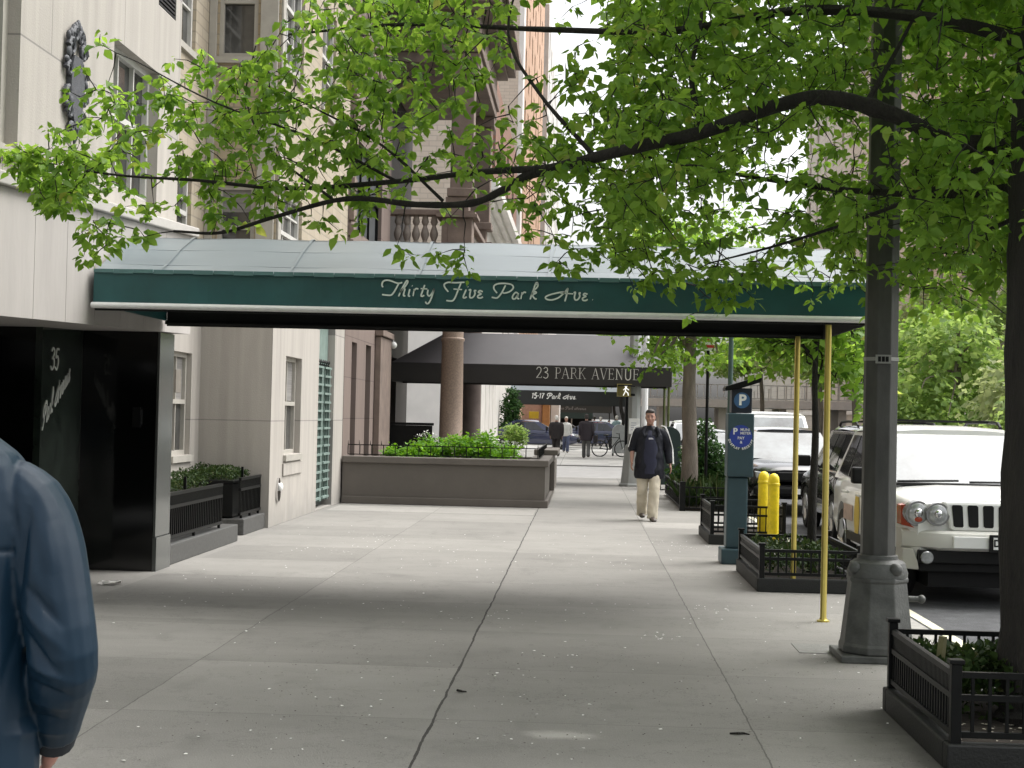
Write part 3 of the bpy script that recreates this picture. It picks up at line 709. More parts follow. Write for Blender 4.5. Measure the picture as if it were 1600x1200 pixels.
# ------------------------------------------------------------------ planters in the court
def railing(mb, p0, p1, z0, z1, step=.085, r=.008, bands=(.0, .72, 1.0), rail=.018, frill=False):
    p0, p1 = Vector(p0), Vector(p1); L = (p1 - p0).length; t = (p1 - p0) / L; h = z1 - z0
    A = Matrix(((t.x, -t.y, 0, p0.x), (t.y, t.x, 0, p0.y), (0, 0, 1, 0), (0, 0, 0, 1)))
    for b in bands: z = z0 + h * b; mb.box(0, L, -rail, rail, z - rail, z + rail, A)
    n = max(1, int(L / step))
    for i in range(n + 1):
        u = L * i / n; mb.box(u - r, u + r, -r, r, z0, z1 - rail, A)
        if frill and i < n: v = u + L / n / 2; mb.box(v - r, v + r, -r, r, z0 + h * bands[1], z1 - rail, A)
def hedge(name, x0, x1, y0, y1, z0, z1, n, size, m, seed, parent=None):
    rg = np.random.default_rng(seed)
    p = np.stack([rg.uniform(x0, x1, n), rg.uniform(y0, y1, n), z0 + (z1 - z0) * rg.random(n) ** .45], 1)
    lump = .06 * np.sin(p[:, 1] * 5.1 + seed) * np.sin(p[:, 0] * 6.3); p[:, 2] += lump * (p[:, 2] - z0) / (z1 - z0)
    d = rg.normal(0, 1, (n, 3)); d[:, 2] = np.abs(d[:, 2]) + .2
    return leaf_obj(name, p, d, size * rg.uniform(.6, 1.3, n), m, parent, simple=True, seed=seed, aspect=1.2)
for (y0, y1, ry0, ry1, seed, lab) in ((15.56, 18.76, 15.6, 18.15, 11, "black planter with iron railing beside the granite entrance pier"),
                                     (19.62, 20.94, 19.66, 20.9, 12, "black planter with iron railing against the limestone wing wall")):
    pl = thing('railed_planter', lab, "planter", (-4.75, (y0 + y1) / 2, 0), group="railed planters in the building court")
    xo = -4.22 if seed == 11 else -4.34
    obj('plinth', MB().box(-5.28, xo, y0, y1, 0, .21), M_PLINTH, pl, bevel=.012)
    f = MB(); railing(f, (xo - .07, ry0, 0), (xo - .07, ry1, 0), .27, .72, .078, .0075, (0, .70, 1.0), .017, True)
    for y in (ry0 + .1, (ry0 + ry1) / 2, ry1 - .1): f.box(xo - .085, xo - .055, y - .015, y + .015, .21, .27)
    obj('railing', f, M_IRON, pl)
    obj('trough', MB().box(-5.26, xo - .16, ry0, ry1, .23, .66).box(-5.27, xo - .15, ry0 - .01, ry1 + .01, .664, .70), M_IRON, pl, bevel=.006)
    obj('brace', MB().box(xo - .2, xo - .17, (ry0 + ry1) / 2, (ry0 + ry1) / 2 + .03, .7, .86), M_IRON, pl)
    hedge('foliage', -5.24, xo - .2, ry0 + .03, ry1 - .03, .64, .82, 5200 if seed == 11 else 3000, .034, M_LEAF_H, seed, pl)

# ------------------------------------------------------------------ green entrance awning
aw = thing('entrance_awning', "long green canvas awning on brass poles reaching to the kerb", "awning", (-.9, 13.72, 0))
X0, X1, YA, YB, YM = -4.1, 2.30, 12.6, 14.86, 13.74
v = MB()
def zsag(x): return -.008 * math.sin((x - X0) * 2.9) ** 2
NX = 40; xs_ = [X0 + (X1 - X0) * i / NX for i in range(NX + 1)]
for yy_ in (YA, YB):
    sg = -1 if yy_ == YA else 1
    for i in range(NX):
        a, b = xs_[i], xs_[i + 1]
        v.quad((a, yy_ + sg * (.008 * math.sin(a * 7) + .005 * math.sin(a * 17 + 1)), 2.47), (b, yy_ + sg * (.008 * math.sin(b * 7) + .005 * math.sin(b * 17 + 1)), 2.47), (b, yy_, 2.755 + zsag(b)), (a, yy_, 2.755 + zsag(a)))
for xx_ in (X0, X1): v.quad((xx_, YA, 2.47), (xx_, YB, 2.47), (xx_, YB, 2.755), (xx_, YA, 2.755))
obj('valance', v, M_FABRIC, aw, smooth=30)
t_ = MB(); prof = [(YA - .012, 2.752), (YA + .22, 2.83), (YA + .62, 3.0), (YM - .08, 3.15), (YM, 3.165), (YM + .08, 3.15), (YB - .62, 3.0), (YB - .22, 2.83), (YB + .012, 2.752)]
for i in range(NX):
    for j in range(len(prof) - 1):
        (ya, za), (yb, zb) = prof[j], prof[j + 1]; a, b = xs_[i], xs_[i + 1]
        t_.quad((a, ya, za + zsag(a) * .7), (b, ya, za + zsag(b) * .7), (b, yb, zb + zsag(b)), (a, yb, zb + zsag(a)))
for xx_ in (X0, X1): t_.add([(xx_, y, z) for y, z in prof], [tuple(range(len(prof)))])
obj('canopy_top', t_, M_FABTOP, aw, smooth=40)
for k in range(6):
    sm_ = MB()
    x = X0 + .55 + k * 1.08
    for j in range(len(prof) - 1):
        (ya, za), (yb, zb) = prof[j], prof[j + 1]; sm_.quad((x - .012, ya, za + .005), (x + .012, ya, za + .005), (x + .012, yb, zb + .005), (x - .012, yb, zb + .005))
    obj('seam', sm_, M_FABTOP, aw)
hm = MB(); L_ = .168; k = 0
x = X0
while x < X1 - .02:
    b = min(x + L_, X1); hm.box(x + .002, b - .002, YA - .02 - .004 * (k % 3), YA - .013, 2.735 - .006 * (k % 2), 2.765); x += L_; k += 1
obj('hem', hm, mat("pale_green_hem", (.10, .21, .205), .5, .15, 6.0), aw)
tr = MB()
for yy_ in (YA - .012, YB + .012): tr.tube([(X0 - .01, yy_, 2.462), (-1, yy_, 2.459), (X1 + .012, yy_, 2.462)], .03, 8, ry=.026)
tr.tube([(X1 + .012, YA - .012, 2.462), (X1 + .012, YB + .012, 2.462)], .022, 8)
obj('white_piping', tr, M_WHITE, aw, smooth=60)
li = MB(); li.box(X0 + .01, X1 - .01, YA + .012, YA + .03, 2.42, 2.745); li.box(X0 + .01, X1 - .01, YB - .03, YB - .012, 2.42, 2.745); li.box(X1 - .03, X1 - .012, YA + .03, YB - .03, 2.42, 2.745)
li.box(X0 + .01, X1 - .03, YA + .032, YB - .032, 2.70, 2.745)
obj('shade_liner', li, M_UNDERSHADE, aw)  # black inner sheets added to keep the shaded underside dark
fr = MB()
for x in (-3.4, -2.2, -1.0, .2, 1.4): fr.tube([(x, YA + .04, 2.69), (x, YB - .04, 2.69)], .012, 6)
for yy_ in (YA + .05, YB - .05): fr.tube([(X0, yy_, 2.45), (X1 - .05, yy_, 2.45)], .018, 6)
obj('frame', fr, M_UNDERSHADE, aw)  # bars take the same painted underside shade
for px_, py_ in ((1.985, 12.66), (2.03, 14.80)):
    p = MB(); p.lathe(px_, py_, [(.052, 0), (.052, .012), (.031, .02), (.026, .04), (.026, 2.44)], 12)
    obj('pole', p, M_BRASS, aw, smooth=50)
SCR = [  # traced strokes of the awning script
 [(57, 112), (50, 95), (56, 72), (78, 62), (108, 65), (142, 78), (168, 84), (192, 78)], [(168, 84), (150, 120), (133, 150), (115, 168), (85, 168), (52, 164)],
 [(168, 178), (190, 125), (212, 82), (222, 66), (230, 68), (226, 86), (205, 118)], [(178, 150), (198, 122), (211, 126), (205, 152), (204, 172), (216, 174)],
 [(246, 125), (238, 172), (250, 175)], [(261, 101), (264, 103)], [(277, 124), (270, 176)], [(274, 140), (290, 122), (306, 126)],
 [(350, 96), (332, 150), (326, 172), (334, 178), (348, 170)], [(322, 122), (368, 125)], [(374, 130), (371, 162), (384, 175), (402, 155), (418, 122)], [(418, 122), (398, 190), (382, 224), (366, 229), (358, 216)],
 [(516, 146), (490, 112), (488, 90), (515, 78), (560, 81), (628, 78)], [(604, 82), (582, 140), (564, 188), (545, 210), (503, 208)], [(552, 126), (612, 130)],
 [(641, 130), (622, 180), (630, 190), (646, 181)], [(652, 110), (655, 112)], [(658, 136), (672, 131), (667, 165), (670, 188), (690, 184), (703, 160), (699, 138), (712, 139)],
 [(757, 146), (737, 138), (727, 150), (746, 161), (724, 174), (726, 188), (745, 190), (759, 181)],
 [(857, 156), (835, 126), (838, 101), (870, 88), (920, 88), (958, 97), (969, 119), (945, 145), (908, 156), (893, 149)], [(915, 100), (891, 150), (870, 180), (853, 191), (820, 185)],
 [(1002, 156), (985, 152), (967, 176), (967, 195), (984, 196), (1004, 165)], [(1006, 156), (999, 190), (1013, 198)], [(1031, 150), (1024, 199)], [(1029, 168), (1045, 150), (1059, 153)],
 [(1128, 98), (1138, 86), (1126, 86), (1108, 140), (1088, 201)], [(1138, 86), (1139, 108), (1112, 140)], [(1096, 168), (1118, 146), (1130, 154), (1106, 171), (1120, 195), (1134, 198)],
 [(1332, 148), (1285, 154), (1222, 170), (1195, 186), (1205, 201), (1240, 205), (1285, 190), (1322, 158), (1350, 122)], [(1350, 122), (1342, 170), (1330, 216)], [(1296, 156), (1388, 163)],
 [(1390, 156), (1402, 152), (1396, 185), (1402, 205), (1420, 203), (1433, 180), (1429, 158), (1440, 157)], [(1487, 166), (1466, 160), (1459, 172), (1476, 180), (1454, 193), (1456, 208), (1475, 210), (1489, 202)], [(1521, 204), (1524, 206)]]
lt = MB()
for st in SCR: ribbon(lt, [((cx - 800) / 848., -(cy - (.0222 * cx + 255)) / 848.) for cx, cy in st], .0130, lambda u, v_, d: (-.80 + u, YA - .016 - d, 2.487 + v_ * .98))
obj('lettering', lt, M_LETTER, aw)

# ------------------------------------------------------------------ 23: brownstone house with porch
b23 = thing('brownstone_house', "brown stone house with columned porch, balustrade and heavy cornice", "building", (-4.3, 33.0, 0))
w = MB(); hs_ = [(28.16, 28.79, .2, 2.92), (29.99, 30.71, .2, 2.95), (28.2, 31.8, 5.0, 6.7)]
wall(w, 'X', -4.3, 27.32, 33.2, 0, 18, hs_, .22); obj('street_wall', w, M_BROWN_X, b23)
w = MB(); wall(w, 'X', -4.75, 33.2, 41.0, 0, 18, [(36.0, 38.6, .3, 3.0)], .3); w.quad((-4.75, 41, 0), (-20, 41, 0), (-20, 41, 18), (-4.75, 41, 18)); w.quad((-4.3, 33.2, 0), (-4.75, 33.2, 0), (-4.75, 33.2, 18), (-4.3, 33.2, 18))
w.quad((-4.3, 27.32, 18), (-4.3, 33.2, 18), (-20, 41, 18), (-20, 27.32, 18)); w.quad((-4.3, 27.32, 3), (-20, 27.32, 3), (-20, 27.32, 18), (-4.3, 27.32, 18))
obj('porch_wall', w, mat('porch_shade_dark', (.022, .018, .016), .6, .25, 3.0), b23)  # near-black colour stands in for the deep shade inside the porch
obj('porch_panel', MB().box(-4.25, -3.3, 33.42, 33.5, .76, 1.36).box(-4.28, -3.27, 33.40, 33.52, 1.364, 1.42), M_IRON, b23)
for a, b in ((28.16, 28.79), (29.99, 30.71)): window(b23, 'X', -4.3, a, b, .2, 2.94, .17, fm=M_BROWND, rail=False, sill=False)
window(b23, 'X', -4.3, 28.2, 31.8, 5.0, 6.7, .12, fm=M_IRON, cols=3, sill=False, pane_m=mat("slate_shutter", (.07, .075, .08), .5, .2, 5.0))
obj('door', MB().box(-5.02, -4.98, 36.0, 38.6, .3, 3.0), M_IRON, b23)
w = MB(); w.box(-4.298, -4.17, 31.25, 32.95, 0, 3.18); w.box(-4.298, -4.12, 31.2, 33.0, 3.19, 3.32); w.box(-4.298, -4.13, 31.2, 33.0, 0, .3); obj('pilaster', w, M_BROWN, b23, bevel=.015)
for cy in (34.0, 40.0):
    c = MB(); c.box(-3.28, -2.60, cy - .34, cy + .34, .02, .55)
    c.lathe(-2.94, cy, [(.33, .55), (.33, .63), (.29, .68), (.31, .74), (.262, .8), (.255, 1.8), (.24, 3.22), (.262, 3.25), (.262, 3.30), (.235, 3.32), (.24, 3.9), (.34, 4.2), (.34, 4.3)], 28)
    c.box(-3.3, -2.58, cy - .36, cy + .36, 4.3, 4.5); obj('column', c, M_GRANITE_COL if cy < 35 else M_BROWND, b23, smooth=40)
w = MB(); w.box(-4.74, -2.52, 33.66, 40.34, 4.502, 4.9); w.box(-4.74, -2.46, 33.60, 40.40, 4.904, 5.12); w.box(-4.74, -2.34, 33.48, 40.5, 5.124, 5.28); obj('porch_entablature', w, M_BROWN, b23, bevel=.02)
bal = MB(); bal.lathe(0, 0, [(.07, 0), (.07, .05), (.045, .08), (.085, .18), (.095, .25), (.06, .36), (.04, .42), (.06, .45), (.085, .50), (.06, .60), (.07, .64)], 12)
bo0 = None
spots = [(-4.2 + i * .2, 33.82) for i in range(5)] + [(-2.82, 34.75 + i * .42) for i in range(12)]
for (bx_, by_) in spots:
    if bo0 is None:
        bo0 = obj('baluster', bal, mat("baluster_stone", (.26, .22, .19), .75, .2, 6.0), b23, world=False, smooth=40)
        o = bo0
    else:
        o = bo0.copy(); COL.objects.link(o); o.parent = b23
    o.location = (bx_ + 4.3, by_ - 33.0, 5.36)
w = MB(); w.box(-4.4, -3.24, 33.70, 33.96, 5.284, 5.36); w.box(-4.4, -3.24, 33.66, 34.0, 6.0, 6.13); w.box(-2.96, -2.68, 34.4, 40.2, 5.284, 5.36); w.box(-3.0, -2.64, 34.4, 40.2, 6.0, 6.13); obj('balustrade_rail', w, M_BROWN, b23, bevel=.02)
for cy in (34.0, 40.0):
    w = MB(); w.box(-3.22, -2.55, cy - .34, cy + .34, 5.286, 5.95); w.box(-3.34, -2.43, cy - .46, cy + .46, 5.954, 6.03); w.box(-3.29, -2.48, cy - .41, cy + .41, 6.034, 6.1); w.box(-3.15, -2.64, cy - .26, cy + .26, 6.104, 6.42)
    w.box(-3.08, -2.70, cy - .352, cy - .342, 5.40, 5.86)
    obj('pedestal', w, M_BROWN, b23, bevel=.015)
    w = MB(); w.box(-3.06, -2.56, cy - .25, cy + .25, 6.424, 9.1); w.box(-3.14, -2.48, cy - .33, cy + .33, 9.104, 9.38); w.box(-3.12, -2.5, cy - .31, cy + .31, 6.43, 6.62); obj('upper_pillar', w, M_BROWN, b23, bevel=.02)
w = MB(); w.box(-4.74, -2.46, 33.68, 40.32, 9.384, 9.62); w.box(-4.74, -2.40, 33.62, 40.38, 9.624, 9.9); w.box(-4.74, -2.47, 33.70, 40.3, 9.904, 10.5); w.box(-4.74, -2.2, 33.4, 40.6, 10.504, 10.62); w.box(-4.74, -2.0, 33.2, 40.8, 10.624, 10.85); w.box(-4.74, -1.86, 33.06, 40.9, 10.854, 11.1); obj('loggia_entablature', w, M_BROWN, b23, bevel=.02)
w = MB(); w.box(-4.296, -3.95, 27.34, 33.05, 9.9, 10.2); w.box(-4.296, -3.75, 27.34, 33.04, 10.204, 10.5); w.box(-4.296, -3.5, 27.34, 33.03, 10.504, 11.0); obj('street_cornice', w, M_BROWND, b23, bevel=.02)
w = MB(); rr = random.Random(9)
for k in range(60):
    w.ball((-4.27, 28.4 + rr.uniform(0, 4.4), 8.2 + rr.uniform(0, 1.6)), .05, rr.uniform(.08, .2), rr.uniform(.08, .24), 7, 5)
for k in range(24): w.box(-4.296, -4.2, 27.36, 27.70, 3.4 + k * .28, 3.4 + k * .28 + .2)
obj('carved_ornament', w, M_BROWN, b23, smooth=50)
gl = MB(); gl.ball((-4.13, 32.97, 3.08), .075, .075, .08); gl.tube([(-4.29, 32.97, 3.2), (-4.13, 32.97, 3.2), (-4.13, 32.97, 3.14)], .012, 5); obj('globe_lamp', gl, mat("frosted_globe", (.6, .6, .58), .2, .1, 5.0), b23, smooth=60)
# raised garden wall in front with iron fence and bed
gw = thing('garden_wall', "low brown painted wall round the raised garden bed", "wall", (-2.4, 27.3, 0))
M_GW = mat("brown_grey_wall_paint", (.112, .098, .084), .65, .12, 1.5, bump=.08)
w = MB(); w.box(-4.27, -.66, 27.2, 27.5, 0, .72); w.box(-.92, -.66, 27.504, 33.3, 0, .72); w.box(-4.27, -.664, 33.0, 33.3, 0, .715)
obj('wall_body', w, M_GW, gw)
w = MB(); w.box(-4.27, -.60, 27.14, 27.54, .724, .84); w.box(-.97, -.60, 27.544, 33.36, .724, .84); obj('coping', w, M_GW, gw, bevel=.012)
w = MB(); w.box(-4.27, -.60, 27.14, 27.196, 0, .13); w.box(-.656, -.60, 27.2, 33.36, 0, .13); obj('base_moulding', w, M_GW, gw, bevel=.012)
obj('corner_pier', MB().box(-.655, -.56, 30.9, 33.3, .135, .72).box(-.98, -.5, 30.8, 33.4, .844, .95), M_GW, gw, bevel=.012)
struct('garden_soil', MB().box(-4.26, -.93, 27.52, 32.98, .5, .74), M_SOIL)
gf = MB(); railing(gf, (-4.2, 27.35, 0), (-.8, 27.35, 0), .86, 1.04, .2, .008, (0.05, 1.0), .008)
for i in range(18): gf.tube([(-4.2 + i * .2, 27.35, 1.04), (-4.2 + i * .2, 27.35, 1.12)], [.009, .002], 5)
railing(gf, (-.78, 27.4, 0), (-.78, 33.0, 0), .86, 1.04, .2, .008, (.05, 1.0), .008)
tag(obj('garden_fence', gf, M_IRON), "short black spiked fence along the garden wall top", "fence")
rg = np.random.default_rng(21)
def bush(name, label, cat, x, y, z0, blobs, n, size, m, seed, group=None, stem=True, k=5, spread=.07, simple=True):
    root = thing(name, label, cat, (x, y, z0), group=group); rg = np.random.default_rng(seed)
    c = blob_points([(x + a, y + b, z0 + c, rx, ry, rz) for a, b, c, rx, ry, rz in blobs], n, rg, .35)
    p, d, s, r = clusters(c, k, spread, size, rg, droop=-.1)
    leaf_obj('foliage', p, d, s, m, root, simple=simple, rnd=r, seed=seed)
    if stem:
        st = MB()
        for q in c[::max(1, n // 14)]: st.tube(bez((x + rg.uniform(-.04, .04), y + rg.uniform(-.04, .04), z0), q, -.05, 4), [.014, .012, .01, .007, .004], 5)
        obj('stems', st, M_BARK, root)
    return root
for i, (x, y, s, lab) in enumerate(((-3.35, 28.7, .55, "low yellow green plants left end of garden bed"), (-2.75, 29.2, .75, "leafy green plants in middle of garden bed behind fence"), (-2.05, 28.9, 1.0, "tallest bright green plant in the raised garden bed"), (-1.62, 29.0, .5, "small green plant near garden wall corner"))):
    bush('garden_plant', lab, "plant", x, y, .72, [(-.2, 0, .28 * s, .27, .4, .3 * s), (.2, .1, .34 * s, .25, .4, .36 * s), (0, -.1, .2 * s, .38, .45, .2 * s)], int(200 * s) + 70, .09, M_LEAF_B, 30 + i, "plants in the raised garden bed", stem=True)
fl = thing('flowering_plant', "white flowering plant at the far side of the garden bed", "plant", (-1.7, 30.4, .74)); 
c = blob_points([(-1.75, 30.4, 1.05, .4, .3, .22), (-1.35, 30.6, .98, .3, .3, .18)], 90, rg, .2); p, d, s, r = clusters(c, 4, .03, .035, rg, -.5)
leaf_obj('blossom', p, d, s, M_FLOWER, fl, simple=True, seed=5)
c2 = blob_points([(-1.7, 30.5, .95, .45, .3, .2)], 120, rg, .2); p, d, s, r = clusters(c2, 4, .06, .07, rg, 0); leaf_obj('foliage', p, d, s, M_LEAF_B, fl, simple=True, seed=6)
fl = thing('flowering_plant', "white flowers beside the dark porch opening", "plant", (-3.1, 30.6, .74))
c = blob_points([(-3.1, 30.6, 1.18, .35, .2, .12)], 26, rg, .2); p, d, s, r = clusters(c, 4, .03, .035, rg, -.5); leaf_obj('blossom', p, d, s, M_FLOWER, fl, simple=True, seed=7)
c2 = blob_points([(-3.1, 30.6, .98, .4, .25, .22)], 120, rg, .2); p, d, s, r = clusters(c2, 4, .06, .07, rg, 0); leaf_obj('foliage', p, d, s, M_LEAF_B, fl, simple=True, seed=8)

# ------------------------------------------------------------------ other awnings
def awning(name, label, x0, x1, y0, y1, zb, zv, zr, rx0, rx1, mv, mt, poles, group=None):
    a = thing(name, label, "awning", ((x0 + x1) / 2, (y0 + y1) / 2, 0), group=group); ym = (y0 + y1) / 2
    m_ = MB(); m_.box(x0, x1, y0, y0 + .02, zb, zv); m_.box(x0, x1, y1 - .02, y1, zb, zv); m_.box(x1 - .02, x1, y0 + .02, y1 - .02, zb, zv); m_.box(x0, x0 + .02, y0 + .02, y1 - .02, zb, zv); obj('valance', m_, mv, a)
    q = MB(); q.quad((x0, y0 - .004, zv + .002), (x1, y0 - .004, zv + .002), (rx1, ym, zr), (rx0, ym, zr)); q.quad((x0, y1 + .004, zv + .002), (x1, y1 + .004, zv + .002), (rx1, ym, zr), (rx0, ym, zr))
    q.add([(x1, y0 - .004, zv + .002), (x1, y1 + .004, zv + .002), (rx1, ym, zr)], [(0, 1, 2)]); q.add([(x0, y0 - .004, zv + .002), (x0, y1 + .004, zv + .002), (rx0, ym, zr)], [(0, 1, 2)]); obj('canopy_top', q, mt, a)
    obj('shade_liner', MB().box(x0 + .03, x1 - .03, y0 + .03, y1 - .03, zv - .06, zv - .04), M_UNDERSHADE, a)  # dark sheet added as the shade under the canopy
    for (px_, py_, pr, pm) in poles:
        p = MB(); p.lathe(px_, py_, [(pr * 1.8, 0), (pr * 1.8, .015), (pr, .03), (pr, zb + .02)], 10); obj('pole', p, pm, a, smooth=50)
    return a
M_V23 = mat("black_brown_canvas", (.020, .017, .015), .55, .15, 2.0); M_T23 = mat("grey_canvas_top", (.058, .054, .057), .5, .12, 1.3)
a23 = awning('building_awning', "dark brown awning with pale capital letters before the brownstone", -4.6, 2.06, 36.4, 38.6, 2.38, 2.83, 3.62, -3.4, 1.08, M_V23, M_T23, [(2.0, 36.5, .03, mat("tarnished_brass_pole", (.10, .12, .04), .4, .2, 6.0, metal=.5)), (2.0, 38.5, .03, MATS["tarnished_brass_pole"])], "awnings over the sidewalk")
M_L23 = mat("pale_grey_letters", (.62, .60, .55), .6, .05, 8.0)
CAP = {'2': ([[(.05, .78), (.2, .97), (.42, .97), (.55, .78), (.45, .5), (.05, .02)], [(.05, .04), (.6, .04)], [(.6, .04), (.63, .18)]], .72),
 '3': ([[(.06, .85), (.25, .98), (.45, .9), (.45, .65), (.2, .55), (.5, .42), (.52, .15), (.3, .0), (.03, .1)]], .68),
 'P': ([[(.15, .0), (.15, 1)], [(.0, .02), (.32, .02)], [(0, .98), (.3, .98)], [(.18, .97), (.5, .95), (.6, .72), (.48, .5), (.18, .48)]], .72),
 'A': ([[(.05, .0), (.38, 1)], [(.38, 1), (.72, 0)], [(.18, .36), (.6, .36)], [(-.05, .02), (.16, .02)], [(.58, .02), (.84, .02)]], .86),
 'R': ([[(.15, 0), (.15, 1)], [(0, .02), (.32, .02)], [(0, .98), (.3, .98)], [(.18, .97), (.5, .95), (.6, .74), (.48, .52), (.18, .5)], [(.38, .5), (.75, .0)], [(.7, .02), (.82, .02)]], .84),
 'K': ([[(.15, 0), (.15, 1)], [(0, .02), (.32, .02)], [(0, .98), (.32, .98)], [(.18, .45), (.65, .98)], [(.32, .58), (.74, .0)], [(.54, .98), (.78, .98)], [(.62, .02), (.84, .02)]], .86),
 'V': ([[(.05, 1), (.38, 0)], [(.38, 0), (.7, 1)], [(-.05, .98), (.2, .98)], [(.56, .98), (.82, .98)]], .80),
 'E': ([[(.15, 0), (.15, 1)], [(0, .02), (.62, .02)], [(0, .98), (.6, .98)], [(.18, .52), (.5, .52)], [(.62, .02), (.64, .2)], [(.6, .98), (.6, .82)], [(.5, .42), (.5, .62)]], .74),
 'N': ([[(.15, 0), (.15, 1)], [(.15, 1), (.72, 0)], [(.72, 0), (.72, 1)], [(0, .02), (.28, .02)], [(.0, .98), (.15, .98)], [(.6, .98), (.86, .98)]], .92),
 'U': ([[(.15, 1), (.15, .25), (.3, .02), (.52, .02), (.68, .25), (.68, 1)], [(0, .98), (.3, .98)], [(.56, .98), (.82, .98)]], .88), ' ': ([], .5)}
lt = MB(); x = 0; txt = "23 PARK AVENUE"; tot = sum(CAP[c][1] + .06 for c in txt); un = 2.46 / tot
for ch in txt:
    if ch == ' ' and lt.v: obj('lettering', lt, M_L23, a23); lt = MB()
    for i, st in enumerate(CAP[ch][0]):
        th = .105 if (i == 0 and ch not in 'AU') or (ch in 'AN' and i == 1) or (ch in 'U' and i == 0) else .045
        if ch in '23': th = .085 if i == 0 else .05
        ribbon(lt, [(-1.15 + (x + u) * un, 2.525 + v_ * un * 1.22) for u, v_ in st], th * un, lambda u, v_, d: (u, 36.396 - d, v_), smooth=len(st) > 2, th=.005)
    x += CAP[ch][1] + .06
obj('lettering', lt, M_L23, a23)
M_V15 = mat("black_green_canvas", (.012, .014, .014), .5, .15, 2.0); M_T15 = mat("slate_canvas_top", (.10, .125, .14), .5, .12, 1.3)
a15 = awning('building_awning', "black awning with white script farther down the sidewalk", -5.4, 2.65, 89.0, 91.5, 2.30, 3.12, 3.46, -5.3, 2.3, M_V15, M_T15, [(2.45, 89.2, .04, M_IRON), (2.45, 91.3, .04, M_IRON)], "awnings over the sidewalk")
lt = MB(); script(lt, '15-17 Park Ave.', .155, .055, lambda u, v_, d: (-1.72 + u, 88.995 - d, 2.66 + v_)); obj('lettering', lt, M_WHITE, a15)
a7 = awning('building_awning', "farthest dark awning with faint grey script under the black one", -6.0, 2.2, 120.0, 122.4, 1.98, 2.9, 3.2, -5.9, 2.0, mat("dark_olive_canvas", (.035, .036, .032), .6, .1, 2.0), M_T15, [(2.0, 120.2, .04, M_IRON)], "awnings over the sidewalk")
lt = MB(); GL['S'] = GL['S']; script(lt, 'Seven Park Avenue', .115, .04, lambda u, v_, d: (-1.0 + u, 119.995 - d, 2.2 + v_)); obj('lettering', lt, mat("faint_grey_letters", (.22, .22, .21), .6), a7)

# ------------------------------------------------------------------ buildings farther along the left side
M_WSTONE = mat("white_marble", (.78, .75, .71), .6, .08, 1.0, bump=.1); M_CREAM = blocks("cream_brick", (.60, .51, .42), (.66, .57, .48), (.50, .43, .36), .6, .2, .015, axis='Y', stain=.08)
M_REDB = blocks("red_brown_brick", (.26, .14, .10), (.31, .17, .12), (.25, .2, .17), .5, .17, .012, axis='X')
M_ORANGE = blocks("orange_brick", (.47, .30, .20), (.52, .34, .23), (.42, .30, .22), .7, .25, .015, axis='X', stain=.1)
bw = thing('corner_house', "white marble fronted house with big sloping cornice beyond the side street", "building", (-4.3, 75, 0))
w = MB(); wall(w, 'Y', 58.0, -16, -4.3, 0, 5.0); obj('marble_side_wall', w, M_WSTONE, bw)
w = MB(); wall(w, 'Y', 58.0, -16, -4.3, 5.0, 17); obj('cream_brick_wall', w, M_CREAM, bw)
hs_ = [(61 + i * 6, 62.6 + i * 6, 5.6, 9.0) for i in range(5)]
w = MB(); wall(w, 'X', -4.3, 58.0, 92.0, 0, 10.2, hs_, .3); obj('street_wall', w, M_WSTONE, bw)
h2 = [(62 + i * 6, 64 + i * 6, 12.6, 15.6) for i in range(5)]
w = MB(); wall(w, 'X', -4.3, 58.6, 92.0, 10.2, 17, h2, .3); w.quad((-16, 58, 17), (-4.3, 58, 17), (-4.3, 92, 17), (-16, 92, 17)); obj('upper_wall', w, M_REDB, bw)
for a, b, c_, d_ in hs_ + h2: window(bw, 'X', -4.3, a, b, c_, d_, .2, fm=M_TRIMW, sill=False)
w = MB(); w.box(-4.29, -3.95, 58.2, 91.9, 9.7, 9.95); w.box(-4.29, -3.7, 58.1, 91.9, 9.954, 10.15); w.box(-4.29, -3.4, 58.0, 91.9, 10.154, 10.6); obj('cornice', w, M_WSTONE, bw, bevel=.04)
w = MB()
for i in range(5):
    for k in range(4): y = 59 + i * 2.6 + k * .55; w.box(-4.29, -4.10, y, y + .33, .3, 3.2)
    w.box(-4.29, -4.0, 58.8 + i * 2.6, 61.2 + i * 2.6, 3.204, 3.5)
w.box(-4.29, -3.95, 58.05, 58.6, .0, 9.6); obj('pilaster', w, M_WSTONE, bw, bevel=.02)
bo = thing('brick_tower', "tall orange brick apartment tower rising behind the leaves", "building", (-4.3, 118, 0))
hs_ = [(97 + i * 5.4, 98.6 + i * 5.4, 4 + k * 3.4, 6 + k * 3.4) for i in range(8) for k in range(11)]
w = MB(); wall(w, 'X', -4.4, 92.4, 142, 0, 48, hs_, .25); obj('street_wall', w, M_ORANGE, bo)
w = MB(); wall(w, 'Y', 92.4, -16, -4.4, 0, 48); w.quad((-4.4, 92.4, 48), (-16, 92.4, 48), (-16, 142, 48), (-4.4, 142, 48)); obj('side_wall', w, M_CREAM, bo)
for a, b, c_, d_ in hs_: window(bo, 'X', -4.4, a, b, c_, d_, .18, fm=M_TRIMW, sill=False)
w = MB(); w.box(-4.395, -4.1, 92.42, 94.6, 0, 48); obj('corner_pier', w, M_WSTONE, bo)
bg = thing('grey_tower', "pale grey stone tower far down the street", "building", (-4.3, 175, 0))
